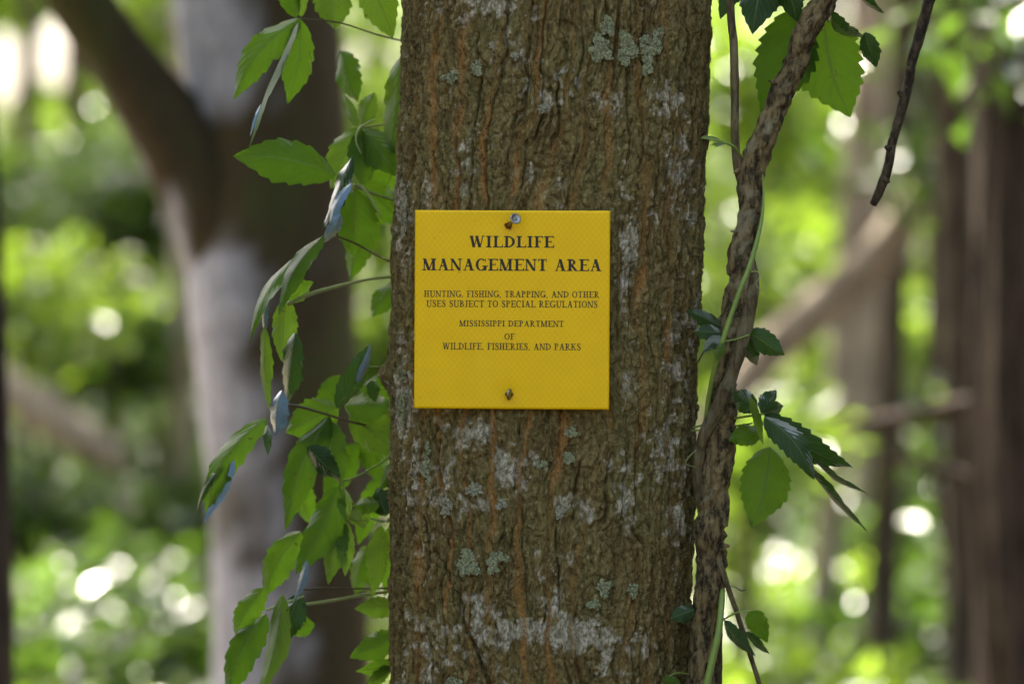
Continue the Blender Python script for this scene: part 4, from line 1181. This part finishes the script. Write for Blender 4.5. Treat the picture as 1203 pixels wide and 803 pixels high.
GB, GD = 'sunlit bushes in the woods', 'shaded bushes in the woods'
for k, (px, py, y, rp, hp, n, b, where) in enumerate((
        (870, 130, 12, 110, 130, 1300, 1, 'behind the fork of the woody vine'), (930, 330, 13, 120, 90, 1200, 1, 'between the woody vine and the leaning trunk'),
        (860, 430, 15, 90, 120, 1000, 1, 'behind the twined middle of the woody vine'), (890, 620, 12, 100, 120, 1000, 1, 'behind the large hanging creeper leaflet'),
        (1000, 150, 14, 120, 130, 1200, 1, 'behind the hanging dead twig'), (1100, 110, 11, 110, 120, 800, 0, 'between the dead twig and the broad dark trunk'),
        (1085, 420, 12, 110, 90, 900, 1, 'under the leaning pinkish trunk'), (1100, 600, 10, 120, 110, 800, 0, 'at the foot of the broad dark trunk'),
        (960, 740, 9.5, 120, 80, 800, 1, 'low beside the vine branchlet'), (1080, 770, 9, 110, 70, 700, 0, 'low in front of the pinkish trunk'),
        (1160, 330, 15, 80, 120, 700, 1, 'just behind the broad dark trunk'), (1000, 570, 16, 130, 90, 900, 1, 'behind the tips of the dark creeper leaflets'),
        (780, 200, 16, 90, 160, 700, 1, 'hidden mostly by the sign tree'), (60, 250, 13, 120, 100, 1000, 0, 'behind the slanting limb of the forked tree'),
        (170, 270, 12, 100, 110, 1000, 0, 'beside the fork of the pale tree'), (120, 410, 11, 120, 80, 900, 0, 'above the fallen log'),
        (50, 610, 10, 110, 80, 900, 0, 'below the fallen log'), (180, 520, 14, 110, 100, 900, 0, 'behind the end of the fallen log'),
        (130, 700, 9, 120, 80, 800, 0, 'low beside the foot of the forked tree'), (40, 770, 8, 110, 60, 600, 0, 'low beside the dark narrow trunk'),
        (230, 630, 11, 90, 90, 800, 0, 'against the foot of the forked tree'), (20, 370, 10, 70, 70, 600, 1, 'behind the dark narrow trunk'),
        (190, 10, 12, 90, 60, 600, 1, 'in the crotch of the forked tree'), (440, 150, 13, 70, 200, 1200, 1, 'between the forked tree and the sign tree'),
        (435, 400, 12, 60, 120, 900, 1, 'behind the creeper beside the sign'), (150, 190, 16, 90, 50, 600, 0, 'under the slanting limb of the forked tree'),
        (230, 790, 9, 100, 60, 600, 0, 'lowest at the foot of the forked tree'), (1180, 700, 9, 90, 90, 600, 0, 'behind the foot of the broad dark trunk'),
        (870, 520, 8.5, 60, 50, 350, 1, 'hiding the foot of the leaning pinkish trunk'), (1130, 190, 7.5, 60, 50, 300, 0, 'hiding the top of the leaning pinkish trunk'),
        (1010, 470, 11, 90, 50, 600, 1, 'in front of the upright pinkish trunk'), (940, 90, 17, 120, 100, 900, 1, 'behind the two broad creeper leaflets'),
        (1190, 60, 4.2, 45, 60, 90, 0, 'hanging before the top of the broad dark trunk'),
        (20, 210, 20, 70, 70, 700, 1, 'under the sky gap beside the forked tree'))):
    sapling(px, py, y, rp, hp, n, .105, 'far1' if b else 'far2', 300 + k, ('blurred sunlit green bush ' if b else 'blurred shaded green bush ') + where, GB if b else GD)

# far wood that reads as one mass
r = np.random.default_rng(5)
bl = []
for k in range(64):
    y = r.uniform(22, 40); x = r.uniform(-1, 1) * (3.5 + 0.24 * (y + 3.5))
    bl.append((x, y, r.uniform(0.5, 9.0), r.uniform(1.2, 2.4), r.uniform(1, 2), r.uniform(1.0, 2.0)))
for k in range(40):
    y = r.uniform(24, 40); x = r.uniform(-1, 1) * (3.0 + 0.22 * (y + 3.5))
    bl.append((x, y, r.uniform(0.4, 3.6), r.uniform(1.2, 2.2), r.uniform(1, 2), r.uniform(.8, 1.4)))
o = leaf_cloud('far_wood', bl, 80000, .26, 6, M['far1'], None, .40, .4, 20, zmin=.05, gaps=((66, 62, 26, 44), (6, 80, 26, 44), (35, 152, 18, 14), (215, 20, 14, 10), (985, 10, 30, 24), (400, 70, 26, 60), (905, 20, 26, 40)))
o['kind'] = 'stuff'; o['label'] = 'far sunlit green woodland reading as one leafy mass'
# low plants on the forest floor
bl = []
for k in range(240):
    y = r.uniform(6, 34); x = r.uniform(-1, 1) * (0.25 * (y + 3.5) + .5)
    bl.append((x, y, .12, .5, .5, .14))
o = leaf_cloud('ground_cover', bl, 24000, .11, 7, M['far1'], None, .12, .8, 12, zmin=.03)
o['kind'] = 'stuff'; o['label'] = 'low green seedlings scattered over the forest floor'

# leafy growth added on either side of the spot, just out of the picture: it closes off the low sky to the left and right
for k, (x, y, z, rx, rz, where) in enumerate(((-3.0, 0.2, 2.2, 1.1, 2.2, 'left of the sign tree'), (-3.2, -2.2, 2.0, 1.1, 2.0, 'left of the path to the sign tree'),
                                       (3.1, 0.3, 2.2, 1.1, 2.2, 'right of the sign tree'), (3.3, -2.2, 2.0, 1.1, 2.0, 'right of the path to the sign tree'))):
    t = thing('side_sky_blocker', 'tall unseen leafy growth added to block the side sky ' + where, 'side_sky_blocker', (x, y, 0))
    for j in range(3):
        tube_obj('stem', [(x + .2 * j - .2, y, -.05), (x + .1 * j, y + .1, z), (x + .3 * j - .3, y - .2 * j, z + rz * .6)], [.04, .03, .01], M['brown'], t, step=.2, nseg=6)
    leaf_cloud('crown', [(x, y, z, rx, 1.5, rz)], 2600, .24, 900 + k, M['canopy'], t, .35, zmin=.05)  # leaves of the added side sky blocker
